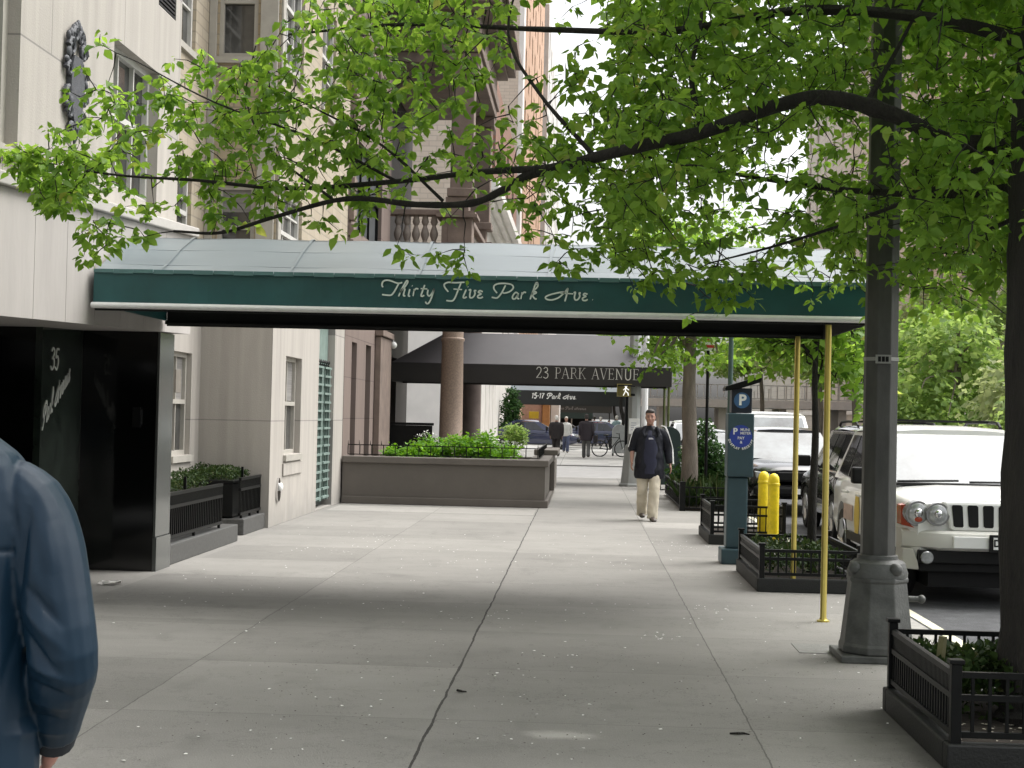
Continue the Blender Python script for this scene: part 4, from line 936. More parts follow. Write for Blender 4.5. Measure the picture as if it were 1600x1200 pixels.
w = MB(); wall(w, 'X', -4.0, 142.2, 210, 0, 40, [(146 + i * 7, 148 + i * 7, 4 + k * 4, 6.5 + k * 4) for i in range(9) for k in range(9)], .3); wall(w, 'Y', 142.2, -16, -4.0, 0, 40); w.quad((-4, 142.2, 40), (-16, 142.2, 40), (-16, 210, 40), (-4, 210, 40)); obj('street_wall', w, mat("pale_grey_stone", (.50, .48, .45), .7, .1, 1.0), bg)
for i in range(9):
    for k in range(9): window(bg, 'X', -4.0, 146 + i * 7, 148 + i * 7, 4 + k * 4, 6.5 + k * 4, .2, fm=M_TRIMW, sill=False)
# far dark sidewalk shed and brick end with yellow sign
sh = thing('sidewalk_shed', "dark green sidewalk shed on metal poles at the end of the street", "shed", (-.9, 130, 0))
w = MB(); w.box(-2.5, .75, 128, 138, 1.5, 2.4); obj('deck', w, mat("shed_green", (.03, .055, .05), .7, .15, 2.0), sh)
obj('backing', MB().box(-2.5, .7, 138.0, 138.1, -.1, 1.5), mat("shed_dark", (.008, .009, .009), .9, .1, 2.0), sh)
for x in (-2.4, -1.0, .7):
    obj('post', MB().cyl(x, 128.2, 0, 1.52, .05), M_CARS, sh)
obj('brace', MB().tube([(-1.0, 128.15, 1.0), (.7, 128.15, -.05)], .035, 6), M_CARS, sh)
# small pale signboard: unreadable marks
sg = MB()
for i in range(9): sg.box(-1.42 + i * .09, -1.37 + i * .09, 127.96, 127.99, 2.02, 2.02 + (.14 if i % 3 else .20))
obj('sign_marks', sg, M_WHITE, sh)
bk = thing('brick_house', "salmon brick building end with orange pier and yellow sign in the distance", "building", (-3.2, 112, 0))
obj('wall', MB().box(-7, -3.0, 110, 118, 0, 2.6), mat("salmon_brick", (.46, .30, .24), .8, .2, 3.0), bk)
obj('pier', MB().box(-2.95, -2.45, 109.6, 118, -.1, 2.6).box(-3.0, -2.4, 109.5, 118.1, 2.604, 2.8), mat("orange_wood", (.42, .20, .07), .7, .2, 2.0), bk)
obj('white_wall', MB().box(-2.4, -1.8, 112, 118, -.1, 2.6), M_WSTONE, bk)
obj('hanging_sign', MB().box(-3.9, -3.2, 109.3, 109.4, 1.45, 1.95), mat("yellow_sign", (.55, .40, .02), .5, .1, 4.0), bk, bevel=.02)

# ------------------------------------------------------------------ buildings across the avenue
def block(name, label, x, y0, y1, z1, m, rows, cols, wz0, wstep, wh, ww, ztop_m=None):
    b = thing(name, label, "building", (x, (y0 + y1) / 2, 0)); st = (y1 - y0) / cols
    hs = [(y0 + st * (i + .5) - ww / 2, y0 + st * (i + .5) + ww / 2, wz0 + k * wstep, wz0 + k * wstep + wh) for i in range(cols) for k in range(rows)]
    w = MB(); wall(w, 'X', x, y0, y1, 0, z1, hs, .3, 1); wall(w, 'Y', y0, x, x + 25, 0, z1); w.quad((x, y0, z1), (x + 25, y0, z1), (x + 25, y1, z1), (x, y1, z1)); obj('wall', w, m, b)
    for a, bb, c_, d_ in hs: window(b, 'X', x, a, bb, c_, d_, .2, 1, fm=M_TRIMW, sill=True)
    w = MB(); w.box(x - .35, x - .01, y0, y1, z1 - .9, z1 - .3); w.box(x - .15, x - .01, y0, y1, wz0 - 1.2, wz0 - .8); obj('cornice', w, ztop_m or M_WSTONE, b)
    return b
M_TANS = blocks("tan_stone", (.70, .65, .56), (.74, .69, .60), (.6, .55, .47), 1.4, .6, .02, axis='X')
M_PINKB = blocks("pink_brick", (.66, .54, .46), (.70, .58, .50), (.4, .32, .28), .6, .2, .02, axis='X')
M_PALES = blocks("pale_stone", (.56, .52, .46), (.60, .56, .50), (.42, .39, .35), 1.4, .6, .02, axis='X')
block('apartment_block', "tan stone apartment block across the avenue, nearest to the camera", 24, 60, 92, 34, M_TANS, 8, 9, 3.4, 3.7, 2.2, 1.25)
block('apartment_block', "pink brick apartment block across the avenue between two pale blocks", 24.4, 92.3, 112, 42, M_PINKB, 9, 6, 3.4, 3.8, 2.2, 1.2)
block('apartment_block', "pale stone apartment block across the avenue, farthest of the row", 24, 112.3, 170, 36, M_PALES, 8, 11, 3.6, 3.9, 2.3, 1.3)
block('apartment_block', "low pale terrace far across the avenue near the viaduct", 24, 171, 240, 15, M_PALES, 3, 8, 3.6, 3.9, 2.3, 1.3)
# viaduct ramp with railing and lamps in the middle distance
va = thing('viaduct', "grey road viaduct with railings far down the avenue", "viaduct", (13, 118, 0))
obj('deck', MB().box(4.5, 23.5, 116, 122, 2.6, 3.2), mat("viaduct_grey", (.56, .54, .51), .8, .1, 2.0), va)
for x in (6, 10.5, 15, 19.5, 23): obj('pier', MB().box(x - .3, x + .3, 117, 121, -.15, 2.6), mat("viaduct_grey", (.3, .29, .28)), va)
f = MB(); railing(f, (4.5, 116.1, 0), (23.5, 116.1, 0), 3.3, 4.3, .5, .03, (0, 1.0), .04); obj('railing', f, mat("railing_grey", (.42, .42, .40), .6), va)

# ------------------------------------------------------------------ street furniture
# near lamp post
lp = thing('lamp_post', "dark grey octagonal lamp post with flared cast base beside the tree pit", "lamp post", (2.05, 10.75, 0))
x, y = 2.05, 10.75; O8 = math.pi / 8
obj('shaft', MB().lathe(x, y, [(.122, .62), (.118, 2.2), (.108, 4.5), (.09, 8.2)], 8, O8), M_POLE, lp, bevel=.006)
b = MB(); b.box(x - .28, x + .24, y - .26, y + .26, 0, .05)
b.lathe(x, y, [(.262, .052), (.262, .10), (.252, .12), (.205, .53), (.215, .545), (.215, .565), (.19, .58)], 8, O8); obj('base', b, M_BASE, lp, bevel=.008)
b = MB(); b.lathe(x, y, [(.205, .566), (.208, .60), (.185, .665), (.14, .69), (.138, .715), (.124, .72)], 24); obj('collar', b, M_BASE, lp, smooth=40)
b = MB()
for k in range(4): a = k * math.pi / 2 + .5; obj('bolt', MB().ball((x + .19 * math.cos(a), y + .19 * math.sin(a), .63), .05, .05, .045), M_BASE, lp, smooth=50)
b.tube([(x + .21, y - .02, .42), (x + .29, y - .02, .42)], .02, 8); b.ball((x + .3, y - .02, .42), .03, .03, .03)
obj('side_spigot', b, M_BASE, lp, smooth=50)
b = MB(); b.lathe(x, y, [(.1215, 2.055), (.1225, 2.058), (.1225, 2.078), (.1215, 2.08)], 8, O8); b.box(x - .06, x + .045, y - .128, y - .118, 2.035, 2.095); obj('band', b, mat("galvanised_band", (.30, .30, .28), .4, .15, 8.0), lp)
b = MB()
for i in range(3): b.box(x - .045 + i * .026, x - .025 + i * .026, y - .1305, y - .1285, 2.047, 2.083)
obj('pole_number', b, M_IRON, lp)
# pay and display meter
mm = thing('parking_meter', "blue grey pay and display parking meter with tilted solar cap", "parking meter", (1.78, 17.62, 0))
x, y = 1.78, 17.62
obj('plinth', MB().box(x - .2, x + .15, y - .2, y + .2, 0, .175), M_METER, mm, bevel=.015)
obj('pedestal', MB().box(x - .145, x + .09, y - .14, y + .14, .178, .982), M_METER, mm, bevel=.02)
cab = obj('cabinet', MB().box(x - .15, x + .145, y - .17, y + .17, .985, 1.705), M_METER, mm, bevel=.014)
hd = obj('head', MB().box(x - .11, x + .12, y - .13, y + .13, 1.708, 1.99), M_NAVY, mm, bevel=.01)
cp = MB(); cp.prism([(-.185, 1.955), (-.05, 1.975), (.21, 2.06), (.225, 2.10), (.20, 2.13), (-.17, 2.012), (-.19, 1.985)], -.17, .17, lambda u, v, d: (x + u, y + d, v)); obj('solar_cap', cp, M_IRON, mm, bevel=.006)
def disc(cx, cz, r, yy): return MB().prism([(cx + r * math.cos(t * .2618), cz + r * math.sin(t * .2618)) for t in range(24)], yy, yy + .004, lambda u, v, d: (u, d, v))
ds = obj('sign_disc', disc(x + .005, 1.852, .090, y - .1345), M_BLUEP, hd)
tx = lambda cx, cz, yy: (lambda u, v: (cx + u, yy, cz + v))
obj('letter', text_mb("P", .165, tx(x + .010, 1.852, y - .1365), .006), M_WHITE, hd)
ds = obj('sign_disc', disc(x - .003, 1.445, .128, y - .1745), M_BLUE, cab)
for s_, z_, cx_, cz_, bo_ in (("P", .10, -.058, 1.498, .003), ("MUNI", .042, .052, 1.520, .001), ("METER", .040, .058, 1.480, .001), ("PAY", .044, .008, 1.425, .001), ("&", .042, .010, 1.378, .001)):
    obj('lettering', text_mb(s_, z_, tx(x + .0 + cx_ - .01, cz_, y - .1765), bo_), M_WHITE, cab)
arc = MB()
msg = "DISPLAY RECEIPT"
for i, ch in enumerate(msg):
    if ch == ' ': continue
    a = R(198 + (342 - 198) * i / (len(msg) - 1)); cx_, cz_ = .136 * math.cos(a), .136 * math.sin(a); rot = a + math.pi / 2
    t2 = text_mb(ch, .036, lambda u, v, a=a, rot=rot, cx_=cx_, cz_=cz_: (x - .003 + cx_ + u * math.cos(rot) - v * math.sin(rot), y - .1765, 1.44 + cz_ + u * math.sin(rot) + v * math.cos(rot)), .0015)
    arc.add(t2.v, t2.f)
obj('curved_lettering', arc, M_WHITE, cab)
# yellow bollards
bd = thing('bollard', "yellow steel bollard, left of the pair by the meter", "bollard", (2.40, 20.5, 0), group="yellow bollards at the kerb")
obj('post', MB().lathe(2.40, 20.5, [(.072, 0), (.072, .86), (.066, .91), (.045, .945), (.012, .96)], 18), M_YELLOW, bd, smooth=40)
obj('ring', MB().lathe(2.40, 20.5, [(.073, .80), (.078, .805), (.078, .83), (.073, .835)], 18), M_YELLOW, bd, smooth=40)
dup(bd, (2.44, 19.75, 0), label="yellow steel bollard, right of the pair and overlapping its twin")
# tree guards
def guard(label, x0, x1, y0, y1, h, band, seed, posts=.025):
    g = thing('tree_guard', label, "tree guard", ((x0 + x1) / 2, (y0 + y1) / 2, 0), group="black iron tree guards along the kerb")
    kb = MB(); t = .09
    kb.box(x0, x1, y0, y0 + t, 0, .13); kb.box(x0, x1, y1 - t, y1, 0, .13); kb.box(x0, x0 + t, y0 + t, y1 - t, 0, .13); kb.box(x1 - t, x1, y0 + t, y1 - t, 0, .13)
    obj('kerb_frame', kb, mat("pit_kerb", (.007, .008, .007), .6, .3, 10.0, bump=.2), g, bevel=.01)
    a, b, c, d = x0 + .045, x1 - .045, y0 + .045, y1 - .045
    for (p0, p1) in (((a, c, 0), (a, d, 0)), ((a, d, 0), (b, d, 0)), ((b, c, 0), (b, d, 0)), ((a, c, 0), (b, c, 0))):
        f = MB(); railing(f, p0, p1, .17, h - .05, .055 if p0[0] == p1[0] else .075, .0075, (.0, band, 1.0), .014, p0[0] == p1[0]); obj('railing', f, M_IRON, g)
    for px_ in (a, b):
        for py_ in (c, d):
            q = MB(); q.box(px_ - posts, px_ + posts, py_ - posts, py_ + posts, .12, h); q.box(px_ - posts - .01, px_ + posts + .01, py_ - posts - .01, py_ + posts + .01, h + .001, h + .022); obj('post', q, M_IRON, g, bevel=.004)
    obj('soil', MB().box(x0 + t + .002, x1 - t - .002, y0 + t + .002, y1 - t - .002, -.02, .10), M_SOIL, g)
    return g
guard("nearest black iron tree guard around the dark trunk, with low hedge", 1.73, 2.70, 7.30, 8.86, .50, .62, 1)
guard("black iron tree guard around the young tree next to the brass poles", 1.68, 2.70, 14.72, 16.75, .44, .66, 2)
guard("black iron tree guard behind the parking meter around green pole", 1.66, 2.68, 20.15, 21.9, .55, .66, 3)
def pit_plants(label, x0, x1, y0, y1, z1, n, seed, m=None, size=.045, hole=None):
    o = thing('hedge', label, "hedge", ((x0 + x1) / 2, (y0 + y1) / 2, .1), group="low hedges in the tree guards")
    hedge('foliage', x0, x1, y0, y1, .10, z1, n, size, m or M_LEAF_H, seed, o); return o
pit_plants("low dark hedge inside the nearest tree guard", 1.86, 2.58, 7.95, 8.72, .40, 3600, 41, size=.045)
pit_plants("low hedge around the young tree beside the brass poles", 1.78, 2.55, 14.9, 16.6, .37, 2600, 42)
wd = thing('wooden_stake', "short pale wooden stake leaning in the nearest tree pit", "stake", (1.92, 8.3, .1)); obj('stake', MB().tube([(1.9, 8.3, .1), (1.93, 8.28, .50)], [.03, .022], 4), mat("pale_wood", (.16, .15, .07), .8, .2, 10.0), wd)
flecks('pit_litter', 70, 1.85, 2.6, 7.42, 7.95, .008, .022, mat("pale_litter", (.55, .50, .42), .8), 8, "pale fallen petals on the soil of the nearest pit", "petals").location.z += .102
# crumpled paper by the granite entrance
pp = MB(); rr = random.Random(3); nx, ny = 6, 4
g_ = [[(-4.36 + i * .035 + rr.uniform(-.01, .01), 13.75 + j * .04 + rr.uniform(-.015, .015), .004 + rr.uniform(0, .035)) for i in range(nx)] for j in range(ny)]
for j in range(ny - 1):
    for i in range(nx - 1): pp.quad(g_[j][i], g_[j][i + 1], g_[j + 1][i + 1], g_[j + 1][i])
o = obj('crumpled_paper', pp, mat("grey_paper", (.55, .53, .50), .8, .15, 20.0)); tag(o, "crumpled scrap of pale paper on the sidewalk near the black entrance", "paper")
so = o.modifiers.new("solid", 'SOLIDIFY'); so.thickness = .002
tw = MB(); tw.tube([(.79, 8.02, .004), (.83, 8.0, .01), (.86, 8.03, .006), (.89, 8.01, .004)], [.005, .007, .006, .003], 6); tag(obj('twig', tw, M_BARK), "small dark twig lying on the pavement right of centre", "twig")
tw = MB(); tw.tube([(-.68, 9.0, .004), (-.70, 8.97, .012), (-.67, 8.95, .01), (-.65, 8.98, .004)], [.006, .008, .006, .004], 6); tag(obj('twig', tw, M_BARK), "curled dark twig lying on the long pavement crack", "twig")
struct('utility_cover', MB().box(1.55, 1.85, 10.9, 11.35, 0, .004), mat("iron_cover", (.17, .17, .155), .7, .2, 20.0, bump=.3))

# sign pole behind the meter, far pole with signal, mailbox, bed
sp_ = thing('sign_pole', "slim dark green pole behind the parking meter", "pole", (2.02, 21.4, 0))
obj('post', MB().lathe(2.02, 21.4, [(.05, .08), (.05, .14), (.036, .16), (.034, 3.15)], 10), mat("dark_green_pole_paint", (.022, .055, .042), .45, .2, 6.0), sp_, smooth=40)
sr = thing('street_sign', "small red and white street sign on a pole behind the leaves", "sign", (2.35, 29.5, 0))
obj('post', MB().cyl(2.35, 29.5, 0, 3.6, .03), M_IRON, sr); obj('sign_plate', MB().box(2.2, 2.5, 29.45, 29.465, 2.95, 3.45), M_WHITE, sr, bevel=.004)
q = MB()
for z in (3.0, 3.12, 3.24, 3.36): q.box(2.22, 2.48, 29.442, 29.449, z, z + .055)
obj('red_bands', q, mat("red_sign_paint", (.5, .03, .03), .5), sr)
fp = thing('signal_pole', "pale grey street lamp pole with flared base and white notice", "lamp post", (1.21, 36.9, 0))
M_SILV = mat("pale_grey_pole_paint", (.40, .41, .40), .5, .12, 4.0, stretch=(1, 1, .4))
obj('base', MB().lathe(1.21, 36.9, [(.36, 0), (.36, .05), (.32, .07), (.22, .95), (.18, 1.0)], 8, O8), M_SILV, fp, bevel=.01)
obj('shaft', MB().lathe(1.21, 36.9, [(.16, 1.0), (.15, 3), (.12, 8.5)], 8, O8), M_SILV, fp)
obj('notice', MB().box(1.08, 1.34, 36.735, 36.745, 1.25, 1.62), M_WHITE, fp, bevel=.004)
q = MB()
for i in range(4): q.box(1.13, 1.29 - .03 * (i % 2), 36.729, 36.733, 1.34 + i * .055, 1.355 + i * .055)
obj('notice_text', q, mat("faded_ink", (.35, .36, .42), .7), fp)
ws = thing('pedestrian_signal', "pedestrian walk signal with lit white walking figure", "traffic signal", (.93, 36.6, 2.3))
obj('housing', MB().box(.79, 1.10, 36.45, 36.62, 2.15, 2.43), mat("dark_yellow_housing", (.22, .18, .05), .5, .15, 6.0), ws, bevel=.02)
obj('visor', MB().box(.77, 1.12, 36.3, 36.448, 2.41, 2.43).box(.77, .79, 36.3, 36.448, 2.15, 2.408).box(.77, 1.12, 36.3, 36.448, 2.13, 2.148), mat("dark_yellow_housing", (.22, .18, .05)), ws)
q = MB(); fw_ = lambda u, v, d: (.985 + u, 36.446 - d, 2.285 + v)
q.prism([(.035 * math.cos(t * .5236), .105 + .035 * math.sin(t * .5236)) for t in range(12)], 0, .006, fw_)
for pts in ([(0, .07), (-.01, -.02)], [(-.01, -.02), (-.06, -.13)], [(-.01, -.02), (.05, -.07), (.06, -.13)], [(.0, .06), (-.06, .0)], [(0, .06), (.07, .0)]): ribbon(q, pts, .026, fw_, smooth=False)
em = bpy.data.materials.new("lit_white_figure"); em.use_nodes = True; em.node_tree.nodes["Principled BSDF"].inputs["Emission Color"].default_value = (1, 1, .95, 1); em.node_tree.nodes["Principled BSDF"].inputs["Emission Strength"].default_value = .35
obj('walking_figure', q, em, ws)
obj('bracket', MB().tube([(1.1, 36.62, 2.40), (1.21, 36.8, 2.40)], .03, 6).tube([(1.1, 36.62, 2.18), (1.21, 36.8, 2.18)], .03, 6), M_IRON, ws)
dp = thing('sign_post', "white thin pole standing behind the pale grey lamp pole", "pole", (1.60, 40.6, 0)); obj('post', MB().cyl(1.60, 40.6, 0, 4.2, .085), M_WHITE, dp)
dp = thing('sign_post', "dark brown post near the parked bicycle", "pole", (1.15, 40.9, 0)); obj('post', MB().lathe(1.15, 40.9, [(.09, 0), (.09, .1), (.06, .14), (.055, 2.35)], 10), M_IRON, dp); obj('cross_arm', MB().tube([(1.15, 40.9, 2.35), (.9, 40.95, 2.6), (.45, 41, 2.75)], .04, 6), M_IRON, dp)
def mailbox(label, x, y, m, h=1.45, w_=.5):
    b = thing('relay_mailbox', label, "mailbox", (x, y, 0)); q = MB(); pr = [(-w_ / 2, .12), (w_ / 2, .12)] + [(w_ / 2 * math.cos(t * math.pi / 10), h - w_ / 2 + w_ / 2 * math.sin(t * math.pi / 10)) for t in range(11)]
    q.prism(pr, -.3, .3, lambda u, v, d: (x + u, y + d, v)); obj('body', q, m, b, bevel=.01)
    for sx in (-1, 1):
        for sy in (-1, 1): obj('leg', MB().box(x + sx * (w_ / 2 - .04) - .03, x + sx * (w_ / 2 - .04) + .03, y + sy * .24 - .03, y + sy * .24 + .03, 0, .12), M_IRON, b)
    obj('door', MB().box(x - .17, x + .17, y - .312, y - .303, .35, .95), m, b, bevel=.004)
mailbox("dark green relay mailbox with rounded top behind the walking man", 1.98, 35.6, mat("mailbox_green", (.018, .032, .032), .4, .15, 6.0))
mailbox("silver topped mailbox behind the parked bicycle", 1.55, 66.0, mat("mailbox_silver", (.28, .29, .29), .4, .1, 6.0), 1.35, .62)
# planted bed round the street tree
bed = thing('tree_bed_fence', "low black hooped fence round the bed of the street tree", "fence", (2.2, 30, 0)); f = MB()
for p0, p1 in (((1.78, 27.4, 0), (1.78, 33, 0)), ((1.78, 27.4, 0), (2.65, 27.4, 0)), ((2.65, 27.4, 0), (2.65, 33, 0))): railing(f, p0, p1, .05, .42, .11, .009, (0, .55, 1.0), .012)
f.box(1.73, 1.83, 27.35, 27.45, 0, .52); f.box(2.6, 2.7, 27.35, 27.45, 0, .5); obj('railing', f, M_IRON, bed)
struct('bed_soil', MB().box(1.8, 2.64, 27.42, 33, .004, .06), M_SOIL)
ip = thing('iris_clump', "grey green iris leaves in the bed under the street tree", "plant", (2.3, 28.3, .05)); rg = np.random.default_rng(50); n = 420
p = np.stack([rg.uniform(1.85, 2.62, n), rg.uniform(27.5, 30.5, n), np.full(n, .05)], 1); d = np.stack([rg.normal(0, .3, n), rg.normal(0, .3, n), np.ones(n)], 1)
leaf_obj('leaves', p, d, rg.uniform(.3, .62, n), M_LEAF_H, ip, simple=True, seed=50, aspect=.16)
p, d, s, r = clusters(blob_points([(2.1, 28.5, .3, .3, 1.0, .18)], 160, rg, .1), 5, .06, .07, rg, 0); leaf_obj('ground_leaves', p, d, s, M_LEAF_H, ip, simple=True, rnd=r, seed=51)

# ------------------------------------------------------------------ trees
def grow(tip_pts, nodes, rg, sag=-.03, r0=.0035, maxn=None):
    """join every leaf tip to the nearest wood already there, so twigs branch off twigs"""
    N = np.array(nodes, float); mb = MB()
    dist = np.min(np.linalg.norm(tip_pts[:, None, :] - N[None, :, :], axis=2), axis=1)
    pool = [tuple(q) for q in N]; arr = np.zeros((len(pool) + len(tip_pts) * 3, 3)); arr[:len(pool)] = N; cnt = len(pool)
    for i in np.argsort(dist):
        q = tip_pts[i]; dd = np.linalg.norm(arr[:cnt] - q, axis=1); j = int(np.argmin(dd)); L = dd[j]
        if L < .02: continue
        pts = bez(arr[j], q, sag * L * rg.uniform(.2, 2), 4 if L > .25 else 2, .03 * L, rg)
        k = len(pts); ra = r0 * (1 + min(L, 1.5) * 1.6)
        mb.tube(pts, [ra * (1 - .65 * t / (k - 1)) for t in range(k)], 4, caps=False)
        for m_ in (k // 3, 2 * k // 3, k - 1): arr[cnt] = pts[m_]; cnt += 1
    return mb
def limb(mb, pts, r0, r1, n=8, sub=5, knots=0.0, rg=None):
    P = smooth_poly(pts, sub); m = len(P); rr_ = [r0 + (r1 - r0) * (i / (m - 1)) ** .8 for i in range(m)]
    if knots and rg is not None: rr_ = [r * (1 + rg.normal(0, knots)) for r in rr_]
    mb.tube(P, rr_, n); return [tuple(p) for p in P]

# the big street tree whose low boughs cross the picture
TR = thing('street_tree', "big maple with dark trunk and low boughs across the whole view", "tree", (2.44, 8.12, .1))
rg = np.random.default_rng(77)
tk = MB(); nodes = []
limb(tk, [(2.46, 8.10, .08), (2.44, 8.12, .35), (2.42, 8.14, 1.2), (2.41, 8.16, 2.4), (2.40, 8.2, 3.2), (2.46, 8.15, 4.4), (2.40, 8.1, 6.0), (2.5, 8.0, 7.6)], .30, .11, 16, 6, .025, rg)
obj('trunk', tk, M_BARK, TR, smooth=60)
lm = MB()
nA = limb(lm, [(2.40, 8.2, 3.0), (2.2, 8.3, 3.12), (1.94, 8.4, 3.16), (1.65, 8.4, 3.30), (1.3, 8.45, 3.40), (1.02, 8.5, 3.36), (.62, 8.5, 3.21), (.3, 8.6, 3.15), (.02, 8.75, 3.10), (-.36, 9.2, 3.07)], .056, .030, 8, 6, .05, rg)
nL = limb(lm, [(-.30, 9.12, 3.09), (-.52, 9.35, 3.0), (-.72, 9.4, 2.92), (-1.07, 9.5, 2.92), (-1.5, 9.5, 2.95), (-1.95, 9.5, 2.83), (-2.3, 9.55, 2.73), (-2.62, 9.6, 2.74)], .032, .008, 7, 6, .06, rg)
nU = limb(lm, [(-.26, 9.08, 3.09), (-.7, 9.4, 3.11), (-1.2, 9.55, 3.07), (-1.9, 9.65, 3.03), (-2.5, 9.7, 3.08), (-2.95, 9.7, 3.10), (-3.4, 9.8, 3.16)], .024, .006, 7, 6, .05, rg)
ends = [nA, nL, nU]
for pts, a, b_ in (([(2.42, 8.15, 3.6), (1.9, 8.5, 3.85), (1.2, 8.9, 4.0), (.5, 9.2, 3.95), (-.3, 9.6, 4.05), (-1.2, 9.9, 4.15), (-2.0, 10.0, 4.1)], .045, .008),
                   ([(2.42, 8.1, 4.1), (2.0, 7.8, 4.6), (1.3, 7.4, 5.2), (.4, 7.0, 5.6), (-.8, 6.8, 5.9)], .05, .01),
                   ([(2.42, 8.15, 2.9), (2.1, 8.9, 2.95), (1.6, 9.8, 3.1), (1.0, 10.5, 3.3), (.3, 10.9, 3.5)], .04, .008),
                   ([(2.44, 8.1, 3.5), (2.8, 8.8, 3.6), (3.3, 9.6, 3.8), (3.9, 10.4, 4.2)], .045, .01),
                   ([(2.44, 8.1, 3.3), (2.6, 7.4, 3.5), (2.5, 6.4, 4.2), (2.0, 5.2, 4.8), (1.2, 4.0, 5.2)], .05, .01),
                   ([(2.44, 8.1, 4.8), (1.6, 8.8, 5.4), (.6, 9.6, 5.9), (-.6, 10.2, 6.2)], .05, .01),
                   ([(.62, 8.5, 3.22), (.56, 8.6, 3.55), (.62, 8.75, 4.0), (.5, 8.9, 4.6)], .022, .006),
                   ([(1.5, 8.42, 3.36), (1.72, 8.6, 3.75), (2.0, 8.8, 4.3)], .018, .006),
                   ([(.02, 8.75, 3.12), (-.3, 8.9, 3.5), (-.5, 9.1, 3.9), (-.4, 9.2, 4.4)], .016, .005),
                   ([(-.9, 9.45, 2.94), (-1.3, 9.6, 3.3), (-1.75, 9.7, 3.55), (-2.2, 9.7, 3.75)], .012, .004),
                   ([(-1.2, 9.55, 3.07), (-1.7, 9.4, 3.3), (-2.3, 9.3, 3.5), (-2.8, 9.3, 3.75)], .011, .004),
                   ([(-1.6, 9.5, 2.95), (-2.0, 9.6, 3.25), (-2.2, 9.7, 3.6), (-2.15, 9.7, 3.95)], .010, .004),
                   ([(2.2, 8.3, 3.05), (1.7, 8.9, 2.85), (1.2, 9.3, 2.7), (.8, 9.5, 2.6)], .018, .005),
                   ([(2.4, 8.2, 2.8), (2.2, 8.9, 2.7), (2.0, 9.6, 2.65), (2.3, 10.2, 2.75)], .016, .005)):
    ends.append(limb(lm, pts, a, b_, 6, 5, .05, rg))
obj('branch', lm, M_BARK, TR, smooth=60)
nodes = [p for e in ends for p in e]
LOWX = [-3.7, -3.35, -3.05, -2.7, -2.2, -1.6, -1.15, -.9, -.65, -.3, 0, .4, .85, 1.05, 1.3, 1.6, 1.9, 2.3, 2.8, 4.2]
LOWZ = [3.10, 2.92, 2.74, 2.88, 2.98, 2.96, 3.02, 3.02, 3.0, 2.86, 2.72, 2.62, 2.52, 2.66, 2.70, 2.74, 2.58, 2.50, 2.5, 2.7]
TOPX = [-3.7, -3.3, -3.0, -2.6, -2.3, -1.95, -1.7, -1.4, 5.0]
TOPZ = [3.12, 3.35, 3.92, 4.02, 3.85, 3.98, 4.4, 6.2, 7.4]
tips = []; dens = []
def crown_pts(n, xr, yr, zmax, power=1.0, keep=None):
    out = []
    while len(out) < n:
        x = rg.uniform(*xr); y = rg.uniform(*yr)
        k = y / 9.3                                   # the boughs spread as they reach out
        lo = (np.interp(x, LOWX, LOWZ) if zmax < 6 else 4.0) + .10 * math.sin(x * 9 + y * 5) + rg.normal(0, .05); hi = min(np.interp(x, TOPX, TOPZ) if zmax < 6 else 9, zmax)
        if hi <= lo + .05: continue
        z = lo + (hi - lo) * rg.random() ** power
        # irregular holes: keep only where a slow 3D ripple is positive enough
        h = math.sin(x * 3.1 + 1.3 * math.sin(z * 2.7)) + math.sin(y * 2.9 + x * 1.7 + 1) + math.sin(z * 4.3 - x * 2.2)
        if h < (keep if keep is not None else -1.2): continue
        if zmax < 6 and y < 10.8 and abs(x / y - .1907) < .017 and rg.random() < .72: continue
        out.append((x, y, z))
    return out
pts = crown_pts(540, (-3.65, -1.3), (9.1, 10.2), 4.4, 1.0, -.8) + crown_pts(500, (-1.5, .4), (8.6, 10.6), 4.5, 1.0, -.7) + crown_pts(3100, (.1, 3.0), (7.9, 12.2), 4.9, .9, -.85) + crown_pts(1700, (1.7, 3.8), (7.6, 11.5), 4.8, 1.0, -1.2) + crown_pts(300, (2.6, 4.2), (8.6, 11), 4.6, 1.0, -1.0)
pts += [p for p in crown_pts(2600, (.2, 5.0), (3.5, 13.5), 7.6, .6, -1.7) if p[2] > max(4.2, 1.95 + .295 * p[1])]
# hanging sprays in front of the awning
for x, y, z, n_ in ((-3.08, 9.5, 2.66, 12), (-2.95, 9.6, 2.72, 8), (-1.02, 9.4, 2.60, 4), (-.80, 9.4, 2.58, 4), (-.12, 9.2, 2.56, 5), (.05, 9.2, 2.64, 6), (.40, 9.2, 2.47, 7), (.88, 9.1, 2.38, 8), (.75, 9.1, 2.46, 8), (1.02, 9.2, 2.52, 7), (-2.25, 9.5, 2.74, 4), (-1.65, 9.5, 2.8, 3)):
    for _ in range(n_): pts.append((x + rg.normal(0, .07), y + rg.normal(0, .08), z + rg.normal(0, .05)))
T = np.array(pts)
obj('twigs', grow(T, nodes, rg), M_BARK, TR)
near = T[T[:, 2] < 4.75]; far_ = T[T[:, 2] >= 4.75]
p, d, s, r = clusters(near, 8, .045, .070, rg, .5); leaf_obj('crown', p, d, s, M_LEAF, TR, rnd=r, seed=70, aspect=1.05)
p, d, s, r = clusters(far_, 8, .14, .15, rg, .5); leaf_obj('upper_crown', p, d, s, M_LEAF, TR, simple=True, rnd=r, seed=71)

